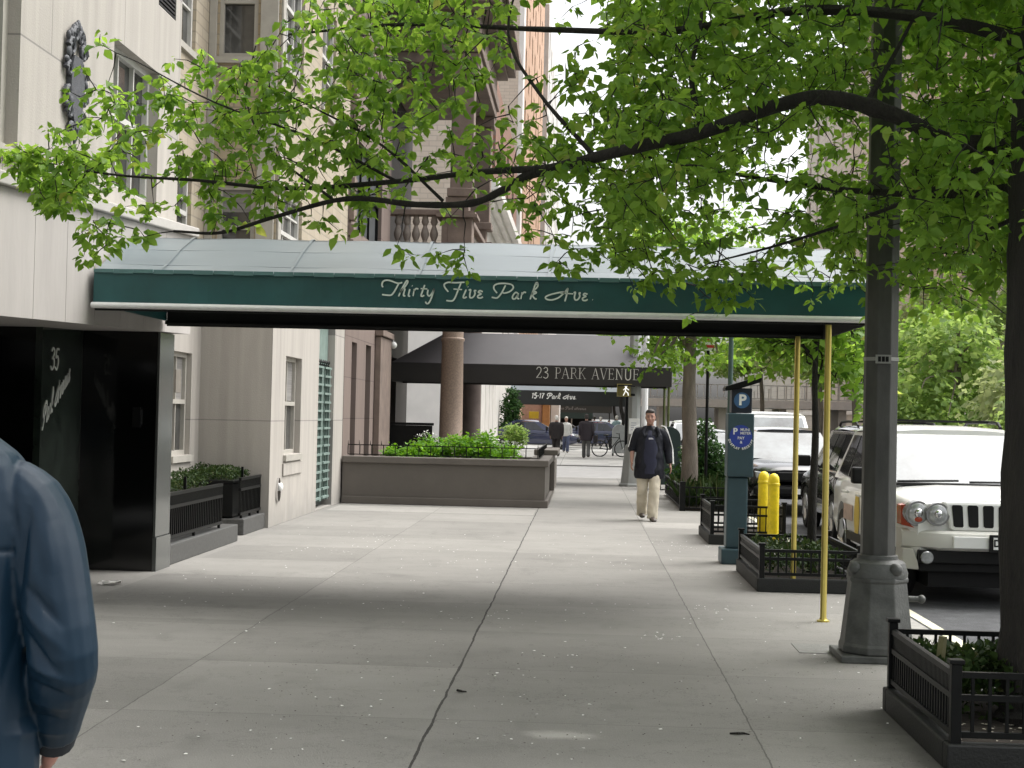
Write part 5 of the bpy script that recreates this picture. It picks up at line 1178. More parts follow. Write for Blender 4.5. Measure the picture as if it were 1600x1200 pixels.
def tree(label, x, y, trunk, rtrunk, blobs, ntips, k, leaf, m, bark, seed, group=None, name='street_tree', spread=None, limbs=6, z0=0.0, droop=.4):
    root = thing(name, label, "tree", (x, y, z0), group=group); rg = np.random.default_rng(seed)
    tb = MB(); nt = limb(tb, [(x + a, y + b, z0 + c) for a, b, c in trunk], rtrunk, rtrunk * .45, 10, 5, .03, rg)
    obj('trunk', tb, bark, root, smooth=60)
    B = [(x + a, y + b, z0 + c, p_, q_, r_) for a, b, c, p_, q_, r_ in blobs]
    lb = MB(); nd = nt[len(nt) // 2:]
    for i in range(limbs):
        bb = B[i % len(B)]; src = nt[min(len(nt) - 1, int(len(nt) * rg.uniform(.6, .98)))]
        e = (bb[0] + rg.normal(0, .3) * bb[3], bb[1] + rg.normal(0, .3) * bb[4], bb[2] + rg.normal(0, .3) * bb[5])
        nd = nd + limb(lb, bez(src, e, -.1, 4, .06, rg), rtrunk * .35, rtrunk * .08, 6, 3)
    tp = blob_points(B, ntips, rg, .35)
    if len(tp) <= 700: g_ = grow(tp, nd, rg, r0=.004 * max(1, leaf / .08)); lb.add(g_.v, g_.f)
    obj('branches', lb, bark, root)
    p, d, s, r = clusters(tp, k, spread or leaf * .8, leaf, rg, droop); leaf_obj('crown', p, d, s, m, root, simple=True, rnd=r, seed=seed, aspect=1.15)
    return root
tree("young round leaved tree with slim dark trunk in the second tree guard", 2.34, 15.75, [(0, 0, .1), (.0, 0, .8), (.02, .02, 1.5), (.0, 0, 2.1), (.05, .1, 3.0)], .052,
     [(-.28, .25, 2.48, .5, .6, .36), (.35, .2, 2.4, .5, .7, .5), (0, .3, 2.9, .8, .8, .5), (.55, -.1, 1.95, .22, .3, .35), (-.45, .3, 2.42, .25, .4, .3)], 560, 5, .10, M_LEAF, M_BARK, 81)
tree("street tree with grey trunk in the fenced bed behind the walking man", 2.02, 29.2, [(0, 0, .05), (.0, 0, 1.0), (-.04, 0, 2.2), (.0, .1, 3.4), (.1, .2, 5)], .19,
     [(-.6, 0, 2.85, .9, 1.0, .36), (.5, -.3, 2.9, 1.0, 1.0, .45), (.0, .5, 3.6, 1.6, 1.6, .7), (0, .6, 4.8, 1.9, 1.9, 1.1), (-.95, -.2, 2.6, .35, .5, .18)], 1100, 5, .13, M_LEAF, M_BARK2, 82)
tree("dark pointed evergreen shrub beside the street tree bed", 2.45, 31.5, [(0, 0, .05), (0, 0, .6), (0, 0, 1.4)], .05, [(0, 0, .5, .75, .7, .4), (0, 0, .95, .55, .55, .4), (0, 0, 1.4, .3, .3, .35)], 900, 5, .09, M_LEAF_D, M_BARK, 83, name='evergreen_shrub', limbs=4)
tree("tall dark trimmed evergreen on the left sidewalk in the distance", -3.7, 78, [(0, 0, 0), (0, 0, 1.2), (0, 0, 2.4)], .08, [(0, 0, 1.0, .75, .7, .8), (0, 0, 2.0, .62, .6, .75), (0, 0, 2.8, .4, .4, .4)], 900, 5, .13, M_LEAF_D, M_BARK, 84, name='evergreen_tree', limbs=3)
bush('shrub', "yellow green rounded shrub beside the distant evergreen", "shrub", -3.35, 74, 0, [(0, 0, .75, .75, .6, .55), (.3, 0, .45, .5, .5, .4)], 420, .13, M_LEAF_L, 85)
for i, (x, y, h, lab) in enumerate(((2.1, 62, 5.2, "street tree behind the parked bicycle with forked trunk"), (2.1, 84, 6.0, "street tree past the bicycle in the middle distance"), (2.2, 108, 6.5, "farthest street tree along the kerb"))):
    tree(lab, x, y, [(0, 0, 0), (.1, 0, 1.4), (-.1, 0, 2.6), (.2, 0, h)], .17, [(-.9, 0, h * .72, 1.5, 1.5, 1.1), (.8, .4, h * .8, 1.6, 1.6, 1.3), (0, 0, h, 1.7, 1.7, 1.3)], 700, 5, .22, M_LEAF_L if i else M_LEAF, M_BARK, 90 + i, "street trees down the avenue")
# median planting across the road
md = [(9.9, 30, 1.7, 3.4, "pale green shrubby tree in the median, nearest the lamp post"), (11.2, 36, 2.0, 4.4, "bright green tree in the median behind the white car roof"), (10.3, 43, 2.2, 4.6, "pale tree in the median in the middle of the row"), (11.4, 50, 2.2, 5.4, "yellow green tall tree in the median"), (10.4, 60, 2.4, 5.6, "light green tree in the median seen beside the brass poles"), (11.2, 74, 2.8, 6.8, "tall pale tree in the median farther down the avenue"), (10.5, 92, 3.0, 7.4, "far pale tree in the median before the viaduct"), (20.8, 52, 2.6, 7.8, "tall tree on the opposite sidewalk before the tan block"), (20.8, 70, 3.0, 9.5, "tall light tree on the opposite sidewalk"), (20.8, 90, 3.2, 10, "far tall tree on the opposite sidewalk")]
for i, (x, y, r_, h, lab) in enumerate(md):
    tree(lab, x, y, [(0, 0, 0), (.1, 0, h * .3), (0, .1, h * .6), (.1, 0, h * .9)], .10 + h * .01, [(-.5 * r_, 0, h * (.72 if y > 55 else .50), r_ * .7, r_, h * (.18 if y > 55 else .26)), (.5 * r_, .2 * r_, h * (.76 if y > 55 else .58), r_ * .7, r_, h * (.18 if y > 55 else .26)), (0, 0, h * .86, r_ * .75, r_ * .8, h * .2)] + ([] if y > 55 else [(0, -.5 * r_, h * .34, r_ * .8, r_ * .6, h * .14)]), 1100, 5, .15 + y * .0016, (M_LEAF_L, M_LEAF_Y, M_LEAF_L, M_LEAF)[i % 4], M_BARK2, 100 + i, "trees across the avenue", spread=.22 + y * .002, limbs=7, z0=.1)
for i in range(4):
    bush('median_hedge', ("low dark hedge in the median, " + ("nearest clump", "second clump", "third clump", "farthest clump")[i]), "hedge", 9.7, 28 + i * 9, .1, [(0, 0, .6, .6, 4.2, .65), (.5, 1, .9, .6, 3.6, .6)], 900, .12, (M_LEAF_D, M_LEAF_Y, M_LEAF_D, M_LEAF_L)[i], 120 + i, "hedges in the median", stem=False, spread=.12)

# ------------------------------------------------------------------ vehicles (local frame: nose at y=0, tail at y=L, street at z=0)
def apply_mods(o):
    dg = bpy.context.evaluated_depsgraph_get(); me = bpy.data.meshes.new_from_object(o.evaluated_get(dg)); old = o.data
    o.modifiers.clear(); o.data = me; bpy.data.meshes.remove(old)
def car(name, label, loc, rz, paint, stations, cabin, wheels, wr, group="cars parked along the kerb", glassm=None, rails=False, hatch=True, plate=None, lights=None, roofm=None):
    """stations: (y, zb, zs, zt, w, wt); cabin: dict with belt z, roof z, y positions and half widths"""
    root = thing(name, label, "car", loc, rz, group)
    def part(n, mb, m, parent=root, **k): return obj(n, mb, m, parent, world=False, **k)
    rg_ = []
    for (y, zb, zs, zt, w, wt) in stations:
        h = [(w * .80, zb), (w * .95, zb + .05), (w, zb + .22), (w * 1.0, zb + .45 * (zs - zb)), (w * .995, zs - .14), (w * .965, zs - .03), (w * .93, zs + .01), (wt, zt - .03), (wt * .5, zt)]
        rg_.append([(-a, y, b) for a, b in h] + [(a, y, b) for a, b in reversed(h)])
    b = MB(); b.rings(rg_); body = part('body', b, paint, smooth=38)
    cut = MB(); wmax = max(s[4] for s in stations)
    for wy in wheels:
        for sx in (-1, 1):
            cx = sx * (wmax - .12)
            cut.rings([[(cx + sx * k, wy + (wr + .07) * math.cos(t * .2618), wr + (wr + .07) * math.sin(t * .2618)) for t in range(24)] for k in (-.14, .3)])
    co = obj('cut', cut, paint, None, world=False); co.parent = root
    bo = body.modifiers.new('b', 'BOOLEAN'); bo.operation = 'DIFFERENCE'; bo.object = co; bo.solver = 'EXACT'
    bpy.context.view_layer.update(); apply_mods(body); bpy.data.objects.remove(co)
    body.data.materials.clear(); body.data.materials.append(paint); body.data.set_sharp_from_angle(angle=R(38))
    c = cabin; zb, zr = c['zb'], c['zr']; wb, wt = c['wb'], c['wt']
    # cabin shell with a crowned roof
    def lvl(t, y0, y1, z, w, crown=0.0): return [(-w, y0, z), (-w, y1, z), (w, y1, z), (w, y0, z)]
    g = MB(); f0, f1, r0, r1 = c['f0'], c['f1'], c['r0'], c['r1']
    R_ = []
    for (y, wz, ww) in ((f1, zr - .02, wt * .96), (f1 + .25, zr + .015, wt * .985), ((f1 + r1) / 2, zr + .03, wt), (r1 - .2, zr + .01, wt * .985), (r1, zr - .03, wt * .95)):
        R_.append([(-ww, y, wz - .05), (-ww * .9, y, wz), (-ww * .45, y, wz + .02), (ww * .45, y, wz + .02), (ww * .9, y, wz), (ww, y, wz - .05)])
    roof = MB(); roof.rings(R_, close=True); part('roof', roof, roofm or paint, smooth=50)
    low = [(-wb, f0, zb), (-wb, r0, zb), (wb, r0, zb), (wb, f0, zb)]; hi = [(-wt * .98, f1, zr - .05), (-wt * .97, r1, zr - .05), (wt * .97, r1, zr - .05), (wt * .98, f1, zr - .05)]
    g.rings([low, hi]); part('cabin', g, paint)
    V = [Vector(v) for v in low + hi]
    def patch(a, b_, c_, d, u0, u1, v0, v1, off, n=3):
        """quad patch a-b (bottom) d-c (top); window glass lifted off by 'off' along the normal"""
        def P(u, v): return (a.lerp(b_, u)).lerp(d.lerp(c_, u), v)
        nn = (b_ - a).cross(d - a).normalized(); cen = (a + b_ + c_ + d) / 4
        if nn.dot(cen - Vector((0, (f0 + r0) / 2, zb))) < 0: nn = -nn
        q = [P(u0, v0), P(u1, v0), P(u1, v1), P(u0, v1)]
        m_ = MB(); m_.rings([[p + nn * .001 for p in q], [p + nn * off for p in q]]); return m_
    part('windscreen', patch(V[0], V[3], V[7], V[4], .05, .95, .04, .93, .012), glassm or M_WSCREEN)
    part('rear_window', patch(V[1], V[2], V[6], V[5], .1, .9, .15, .9, .01), M_CARGL)
    for sx, (ia, ib, ic, id_) in ((-1, (0, 1, 5, 4)), (1, (3, 2, 6, 7))):
        for (u0, u1) in c['side']: part('side_window', patch(V[ia], V[ib], V[ic], V[id_], u0, u1, .06, .92, .012), M_CARGL)
        mr = MB(); ym = f0 + .38
        mr.box(*sorted((sx * (wb + .07), sx * (wb + .29))), ym - .06, ym + .06, zb + .03, zb + .21); mr.box(*sorted((sx * (wb - .03), sx * (wb + .1))), ym - .02, ym + .03, zb + .04, zb + .09)
        part('wing_mirror', mr, M_TRIMK, bevel=.035)
        for hy in c.get('handles', ()):
            hb = MB(); hb.tube([(sx * (wmax + .003), hy, zb - .13), (sx * (wmax + .035), hy + .03, zb - .125), (sx * (wmax + .035), hy + .19, zb - .125), (sx * (wmax + .003), hy + .22, zb - .13)], .017, 6); part('door_handle', hb, paint, smooth=60)
        if c.get('clad'): cl = MB(); cl.box(*sorted((sx * (wmax - .01), sx * (wmax + .018))), wheels[0] + wr + .1, wheels[1] - wr - .1, .40, .50); part('side_moulding', cl, M_TRIMK, bevel=.008)
    for wy in wheels:
        for sx in (-1, 1):
            cx = sx * (wmax - .13); ty = MB()
            pr = [(wr * .62, -.10), (wr * .93, -.115), (wr, -.08), (wr, .08), (wr * .93, .115), (wr * .62, .10)]
            ty.rings([[(cx + k, wy + r_ * math.cos(t * 2 * math.pi / 28), wr + r_ * math.sin(t * 2 * math.pi / 28)) for t in range(28)] for r_, k in pr]); t_ = part('wheel', ty, M_TYRE, smooth=40)
            rm = MB(); o_ = sx * .085
            rm.rings([[(cx + o_ + sx * k, wy + r_ * math.cos(t * 2 * math.pi / 24), wr + r_ * math.sin(t * 2 * math.pi / 24)) for t in range(24)] for r_, k in ((wr * .66, .0), (wr * .64, .03), (wr * .58, .0))])
            for s5 in range(5):
                a = s5 * 2 * math.pi / 5; rm.tube([(cx + o_ + sx * .02, wy, wr), (cx + o_ + sx * .015, wy + wr * .6 * math.cos(a), wr + wr * .6 * math.sin(a))], .035, 6)
            obj('rim', rm, M_RIM, t_, world=False, smooth=40)
    if rails:
        for sx in (-1, 1):
            q = MB(); x_ = sx * (wt * .86); q.tube([(x_, f1 + .30, zr + .03), (x_, f1 + .42, zr + .085), (x_, (f1 + r1) / 2, zr + .10), (x_, r1 - .4, zr + .085), (x_, r1 - .25, zr + .03)], .02, 6); part('roof_rail', q, M_TRIMK, smooth=50)
        q = MB()
        for y_ in (f1 + .8, r1 - .9): q.box(-wt * .86, wt * .86, y_ - .025, y_ + .025, zr + .085, zr + .11)
        part('roof_cross_bar', q, M_TRIMK)
    return root, part

# white off-road estate at the front of the row
JL = (4.06, 15.05, -.13)
jr, jp = car('parked_car', "white boxy off-road car with round twin headlights and slotted grille, parked nearest", JL, 0, M_CARW,
    [(.03, .42, .97, 1.03, .80, .62), (.10, .40, .985, 1.055, .86, .66), (.30, .34, 1.0, 1.08, .915, .70), (.9, .32, 1.03, 1.11, .93, .72), (1.42, .30, 1.06, 1.14, .93, .74), (2.4, .30, 1.08, 1.12, .93, .80), (3.8, .31, 1.08, 1.12, .925, .80), (4.5, .34, 1.06, 1.10, .89, .78), (4.68, .42, 1.0, 1.05, .82, .7)],
    dict(zb=1.07, zr=1.70, wb=.865, wt=.70, f0=1.36, f1=2.08, r0=4.62, r1=4.28, side=((.16, .42), (.45, .70), (.73, .93)), handles=(2.3, 3.25), clad=True), (.93, 3.71), .37, rails=True)
# front details
q = MB(); q.prism([(-.50, .735), (.50, .735), (.585, 1.02), (-.585, 1.02)], -.035, .10, lambda u, v, d: (u, d, v))
jgr = jp('grille_frame', q, M_CARW, bevel=.03)
for i in range(7):
    s = MB(); x_ = (i - 3) * .150; sh_ = -(i - 3) * .0085; s.prism([(x_ + sh_ - .034, .772), (x_ + sh_ + .034, .772), (x_ + sh_ * .8 + .047, .785), (x_ + sh_ * .2 + .051, .97), (x_ + .038, .985), (x_ - .038, .985), (x_ + sh_ * .2 - .051, .97), (x_ + sh_ * .8 - .047, .785)], -.043, -.034, lambda u, v, d: (u, d, v)); obj('grille_slot', s, M_TRIMK, jgr, world=False)
for sx in (-1, 1):
    hb = MB()
    for cx, r_, cy in ((.80, .125, .075), (.625, .115, .01)): hb.rings([[(sx * cx + r_ * k * math.cos(t * .2618), cy - .045 + dz, .89 + r_ * k * math.sin(t * .2618)) for t in range(24)] for k, dz in ((1, .16), (1.0, .02), (.96, .0), (.93, .004))])
    hl = jp('headlight', hb, mat("headlight_bowl", (.30, .30, .30), .25, .1, 4.0, metal=.5), smooth=40)
    for cx, r_, cy in ((.80, .105, .075), (.625, .097, .01)):
        lb = MB(); lb.ball((sx * cx, cy - .035, .89), r_, .028, r_, 18, 10); obj('lens', lb, M_LENS, hl, world=False, smooth=60)
        lb = MB(); lb.ball((sx * cx, cy - .058, .895), r_ * .42, .02, r_ * .42, 12, 8); obj('bulb_reflector', lb, M_CHROME, hl, world=False, smooth=60)
    lb = MB(); lb.ball((sx * .80, .018, .835), .038, .012, .026, 10, 6); obj('indicator_bulb', lb, M_AMBER, hl, world=False, smooth=60)
    am = MB(); am.prism([(.83, .75), (.93, .77), (.935, .96), (.90, .97), (.86, .78)], 0, .2, lambda u, v, d: (sx * u, .06 + (u - .83) * 1.3 + d, v)); obj('marker_lens', am, M_AMBER, hl, world=False)
    fg = MB(); fg.rings([[(sx * .73 + .062 * k * math.cos(t * .349), -.07 + dz, .475 + .062 * k * math.sin(t * .349)) for t in range(18)] for k, dz in ((1, .05), (1, .0), (.85, -.01))]); jp('fog_lamp', fg, M_LENS, smooth=40)
bp_ = []
for t in range(13):
    a = -1 + 2 * t / 12; x_ = a * .93; yb = -.115 + .30 * max(0, abs(a) - .55) ** 1.6 / .45 ** 1.6 * .9
    bp_.append([(x_, yb + .05, .735), (x_, yb - .0, .71), (x_, yb - .014, .64), (x_, yb, .575), (x_, yb + .05, .545), (x_, yb + .25, .545), (x_, yb + .25, .735)])
q = MB(); q.rings(bp_); jp('bumper', q, M_CARTR, smooth=40)
q = MB(); q.box(-.50, .50, -.142, -.10, .575, .69); jp('bumper_panel', q, M_CARW, bevel=.008)
for sx in (-1, 1):
    q = MB(); q.prism([(.84, .55), (.925, .55), (.93, .40), (.90, .35), (.79, .35), (.80, .43)], -.03, .3, lambda u, v, d: (sx * u, d + (u - .75) * .9, v)); jp('bumper_corner', q, M_CARTR, bevel=.01)
q = MB(); q.box(-.80, .80, -.045, .25, .42, .543); jp('lower_intake', q, M_TRIMK, bevel=.01)
q = MB(); q.box(-.78, .78, .05, .35, .33, .416); jp('valance_lip', q, M_TRIMK, bevel=.01)
pl_ = jp('number_plate', MB().box(-.165, .165, -.172, -.143, .545, .715), M_TRIMK, bevel=.006)
obj('plate_face', MB().box(-.13, .13, -.1765, -.1725, .575, .69), M_WHITE, pl_, world=False)
tm = text_mb("D", .095, lambda u, v: (-.095 + u, -.178, .632 + v), .003); obj('plate_letter', tm, M_IRON, pl_, world=False)
q = MB(); q.box(-.66, .66, .2, 4.5, .17, .36); q.box(-.74, .74, 1.4, 3.2, .20, .38); jp('underbody_shade', q, M_TRIMK)  # black boxes added below the chassis to deepen the shade under the car
q = MB(); q.tube([(-.75, 1.30, 1.155), (-.1, 1.36, 1.17)], .012, 5); q.tube([(.0, 1.30, 1.16), (.68, 1.36, 1.165)], .012, 5); jp('wiper', q, M_TRIMK)
q = MB(); q.prism([(2.62 + .16 * math.cos(t * .2618), .70 + .26 * math.sin(t * .2618)) for t in range(24)], -.936, -.9315, lambda u, v, d: (d, u, v)); jp('door_decal', q, mat("yellow_door_decal", (.62, .44, .06), .4, .1, 4.0))
q = MB(); q.box(-.9355, -.9315, 2.9, 3.5, .62, .80); jp('door_decal', q, mat("faded_pink_decal", (.45, .33, .30), .4, .2, 12.0))
q = MB(); q.box(-.80, .80, 1.22, 1.40, 1.115, 1.145); jp('cowl', q, M_TRIMK, bevel=.01)

SUV = [(.03, .42, .78, .86, .76, .60), (.12, .36, .82, .92, .86, .68), (.4, .30, .88, .98, .91, .72), (1.2, .28, .98, 1.06, .92, .74), (2.2, .28, 1.02, 1.06, .92, .8), (3.7, .30, 1.02, 1.06, .915, .8), (4.4, .34, 1.0, 1.05, .88, .76), (4.58, .42, .95, 1.0, .80, .7)]
SCAB = dict(zb=1.01, zr=1.68, wb=.85, wt=.66, f0=1.15, f1=1.95, r0=4.5, r1=4.1, side=((.15, .42), (.45, .70), (.73, .93)), handles=(2.1, 3.1))
def front(part, w=.84, zg=.60, paint=M_TRIMK):
    q = MB(); q.box(-.42, .42, -.02, .08, zg, zg + .16); part('grille', q, M_TRIMK, bevel=.02)
    q = MB(); q.box(-.85, .85, -.07, .12, .38, .56); part('bumper', q, paint, bevel=.05)
    for sx in (-1, 1):
        q = MB(); q.prism([(.50, zg), (.80, zg + .02), (.84, zg + .17), (.56, zg + .13)], -.02, .16, lambda u, v, d: (sx * u, d + max(0, u - .55) * .35, v)); part('headlight', q, M_LENS, bevel=.02)
    q = MB(); q.box(-.16, .16, -.09, -.075, .42, .52); part('number_plate', q, M_WHITE)
r_, p_ = car('parked_car', "dark grey estate car parked behind the white one, facing away", (4.62, 26.75, -.13), math.pi, M_CARD, SUV, SCAB, (.9, 3.6), .35, rails=True)
for sx in (-1, 1): q = MB(); q.box(sx * .80 - .06, sx * .80 + .06, 4.48, 4.56, .72, .98); p_('tail_light', q, mat("red_lens", (.35, .02, .02), .2), bevel=.02)
SED = [(.03, .40, .66, .72, .74, .58), (.12, .32, .70, .78, .84, .66), (.5, .25, .78, .86, .89, .70), (1.2, .23, .88, .96, .90, .72), (2.2, .23, .92, .96, .90, .78), (3.6, .24, .94, .98, .90, .78), (4.5, .28, .92, .97, .86, .74), (4.75, .38, .84, .90, .78, .66)]
DCAB = dict(zb=.93, zr=1.42, wb=.82, wt=.60, f0=1.25, f1=2.05, r0=4.1, r1=3.4, side=((.18, .50), (.53, .85)), handles=(2.2, 3.1))
M_FULL = car
r_, p_ = car('parked_car', "black car with bright windscreen behind the yellow bollards", (4.02, 28.6, -.13), 0, M_CARK, SUV, dict(SCAB, zr=1.60), (.9, 3.6), .34); front(p_, zg=.66)
r_, p_ = car('parked_car', "white van roof showing behind the black car", (4.7, 36.5, -.13), 0, M_CARW, [(a, b, c + .1, d + .12, e * 1.04, f_) for a, b, c, d, e, f_ in SUV], dict(SCAB, zb=1.12, zr=1.95, wb=.9, wt=.80), (.9, 3.6), .36); front(p_)
r_, p_ = car('parked_car', "silver grey car half hidden behind the tree trunk and evergreen", (3.9, 46.0, -.13), 0, M_CARS, SED, DCAB, (.9, 3.6), .33); front(p_)
r_, p_ = car('parked_car', "white car farthest along the kerb past the evergreen", (3.9, 53.0, -.13), 0, M_CARW, SUV, SCAB, (.9, 3.6), .35); front(p_)
r_, p_ = car('passing_car', "dark blue car crossing the side street behind the pedestrians", (-.2, 78.0, -.03), R(90), M_CARB, SED, DCAB, (.9, 3.7), .33, group=None); front(p_)
r_, p_ = car('passing_car', "blue car nose showing at the left side of the far crossing", (-2.0, 83.0, -.03), R(-90), M_CARB, SED, DCAB, (.9, 3.7), .33, group=None); front(p_)
r_, p_ = car('passing_car', "white delivery van standing in the side street behind the porch", (-6.4, 46.6, -.04), R(90), M_CARW, [(a, b, c + .15, d + .17, e, f_) for a, b, c, d, e, f_ in SUV], dict(SCAB, zb=1.18, zr=2.05, wb=.88, wt=.8), (.9, 3.6), .36, group=None); front(p_)

# bicycle leaning at the kerb
bc = thing('bicycle', "dark bicycle parked at the kerb beside a thin post", "bicycle", (1.1, 64, 0), R(12))
def bp2(n, mb, m, par=bc, **k): return obj(n, mb, m, par, world=False, **k)
for cx in (-.42, .55):
    w = MB(); N = 28; w.tube([(cx + .33 * math.cos(i * 2 * math.pi / N), 0, .34 + .33 * math.sin(i * 2 * math.pi / N)) for i in range(N + 1)], .026, 6, up=(0, 1, 0), caps=False); t_ = bp2('wheel', w, M_TYRE)
    sp2 = MB()
    for i in range(10): a = i * math.pi / 5; sp2.tube([(cx, 0, .34), (cx + .32 * math.cos(a), 0, .34 + .32 * math.sin(a))], .003, 3)
    obj('spokes', sp2, M_CHROME, t_, world=False)
w = MB(); A_, B_, C_, D_ = (-.42, 0, .34), (.02, 0, .3), (-.12, 0, .82), (.42, 0, .80)
for a, b in ((A_, B_), (B_, C_), (C_, A_), (C_, D_), (B_, D_), (D_, (.55, 0, .34)), (D_, (.40, 0, .95))): w.tube([a, b], .018, 6)
bp2('frame', w, M_IRON); w = MB(); w.ball((-.14, 0, .90), .13, .06, .035); w.tube([(-.12, 0, .8), (-.14, 0, .9)], .015, 6); bp2('saddle', w, M_TRIMK)
w = MB(); w.tube([(.34, -.26, .98), (.40, -.05, .96), (.40, .05, .96), (.34, .26, .98)], .014, 6); bp2('handlebar', w, M_TRIMK)

# ------------------------------------------------------------------ people
def remesh(mb, voxel, name='tmp', smooth=4, fold=None):
    me = bpy.data.meshes.new(name); me.from_pydata(mb.v, [], mb.f)
    bm = bmesh.new(); bm.from_mesh(me); bmesh.ops.recalc_face_normals(bm, faces=bm.faces); bm.to_mesh(me); bm.free()
    o = bpy.data.objects.new(name, me); COL.objects.link(o)
    m = o.modifiers.new('r', 'REMESH'); m.mode = 'VOXEL'; m.voxel_size = voxel
    s = o.modifiers.new('s', 'SMOOTH'); s.iterations = smooth; s.factor = .5
    dg = bpy.context.evaluated_depsgraph_get(); ev = bpy.data.meshes.new_from_object(o.evaluated_get(dg))
    bpy.data.objects.remove(o); bpy.data.meshes.remove(me)
    if fold:
        ev.update()
        for v, nn in zip(ev.vertices, [n.vector.copy() for n in ev.vertex_normals]): v.co = v.co + nn * fold(v.co)
    out = MB(); out.v = [tuple(v.co) for v in ev.vertices]; out.f = [tuple(p.vertices) for p in ev.polygons]; bpy.data.meshes.remove(ev)
    return out
def torso(mb, rows, n=20):
    """rows: (cx, cy, z, rx, ry)"""
    mb.rings([[(cx + rx * math.copysign(abs(math.cos(2 * math.pi * j / n)) ** .85, math.cos(2 * math.pi * j / n)), cy + ry * math.copysign(abs(math.sin(2 * math.pi * j / n)) ** .85, math.sin(2 * math.pi * j / n)), z) for j in range(n)] for cx, cy, z, rx, ry in rows])
def hand(mb, wrist, elbow, side, s=1.0, curl=.5):
    """palm, four unequal curled fingers and a thumb; the hand continues the forearm; palm faces inward (-side*x)"""
    w_ = Vector(wrist); d = (w_ - Vector(elbow)).normalized(); f = Vector((0, -1, 0)); f = (f - d * f.dot(d)).normalized(); inn = Vector((-side, 0, 0)); inn = (inn - d * inn.dot(d) - f * inn.dot(f)).normalized()
    mb.tube([w_ - d * .02 * s, w_ + d * .03 * s, w_ + d * .07 * s, w_ + d * .095 * s], [.026 * s, .040 * s, .044 * s, .036 * s], 10, up=inn, ry=[.022 * s, .018 * s, .017 * s, .013 * s])
    for k, L in enumerate((.072, .082, .076, .058)):
        b = w_ + d * .088 * s + f * (.030 - .020 * k) * s; r_ = .0088 * s
        p1 = b + d * L * .45 * s + inn * .006 * s; p2 = p1 + (d * math.cos(curl) + inn * math.sin(curl)) * L * .33 * s; p3 = p2 + (d * math.cos(curl * 2) + inn * math.sin(curl * 2)) * L * .26 * s
        mb.tube([b - d * .015 * s, b, p1, p2, p3], [r_ * 1.05, r_ * 1.05, r_, r_ * .92, r_ * .7], 8)
    t0 = w_ + d * .03 * s + f * .032 * s; t1 = t0 + (d * .6 + f * .7 + inn * .2) * .035 * s; t2 = t1 + (d * .9 + f * .25 + inn * .3) * .03 * s; mb.tube([t0 - f * .01 * s, t0, t1, t2], [.012 * s, .012 * s, .0105 * s, .008 * s], 8)
def head_mb(mb, c, s=1.0, yaw=0.0):
    """c = head centre (eye height); face looks towards -y"""
    A = Matrix.Translation(c) @ Matrix.Rotation(yaw, 4, 'Z') @ Matrix.Scale(s, 4)
    def add(sub): mb.add([A @ Vector(v) for v in sub.v], sub.f)
    h = MB()
    rows = [(-.118, .018, .030, -.050), (-.105, .038, .050, -.040), (-.08, .056, .072, -.022), (-.05, .066, .085, -.012), (-.015, .071, .093, -.004), (.02, .0735, .098, .0), (.055, .0735, .098, .004), (.085, .066, .088, .008), (.108, .048, .064, .012), (.118, .02, .03, .014)]
    n = 20
    h.rings([[(rx * math.cos(2 * math.pi * j / n), cy + ry * math.sin(2 * math.pi * j / n), z) for j in range(n)] for z, rx, ry, cy in rows]); add(h)
    nz = MB(); nz.tube([(0, -.094, .012), (0, -.104, -.012), (0, -.116, -.034), (0, -.104, -.044)], [.009, .011, .015, .010], 8); add(nz)
    for sx in (-1, 1):
        e = MB(); e.ball((sx * .074, .012, -.008), .010, .022, .034, 10, 8); add(e)
        e = MB(); e.ball((sx * .030, -.088, .022), .024, .012, .007, 8, 6); add(e)      # brow
        e = MB(); e.ball((sx * .042, -.068, -.028), .022, .022, .018, 8, 6); add(e)     # cheek
    l = MB(); l.ball((0, -.093, -.068), .024, .010, .008, 8, 6); l.ball((0, -.086, -.100), .02, .014, .012, 8, 6); add(l)
    return A
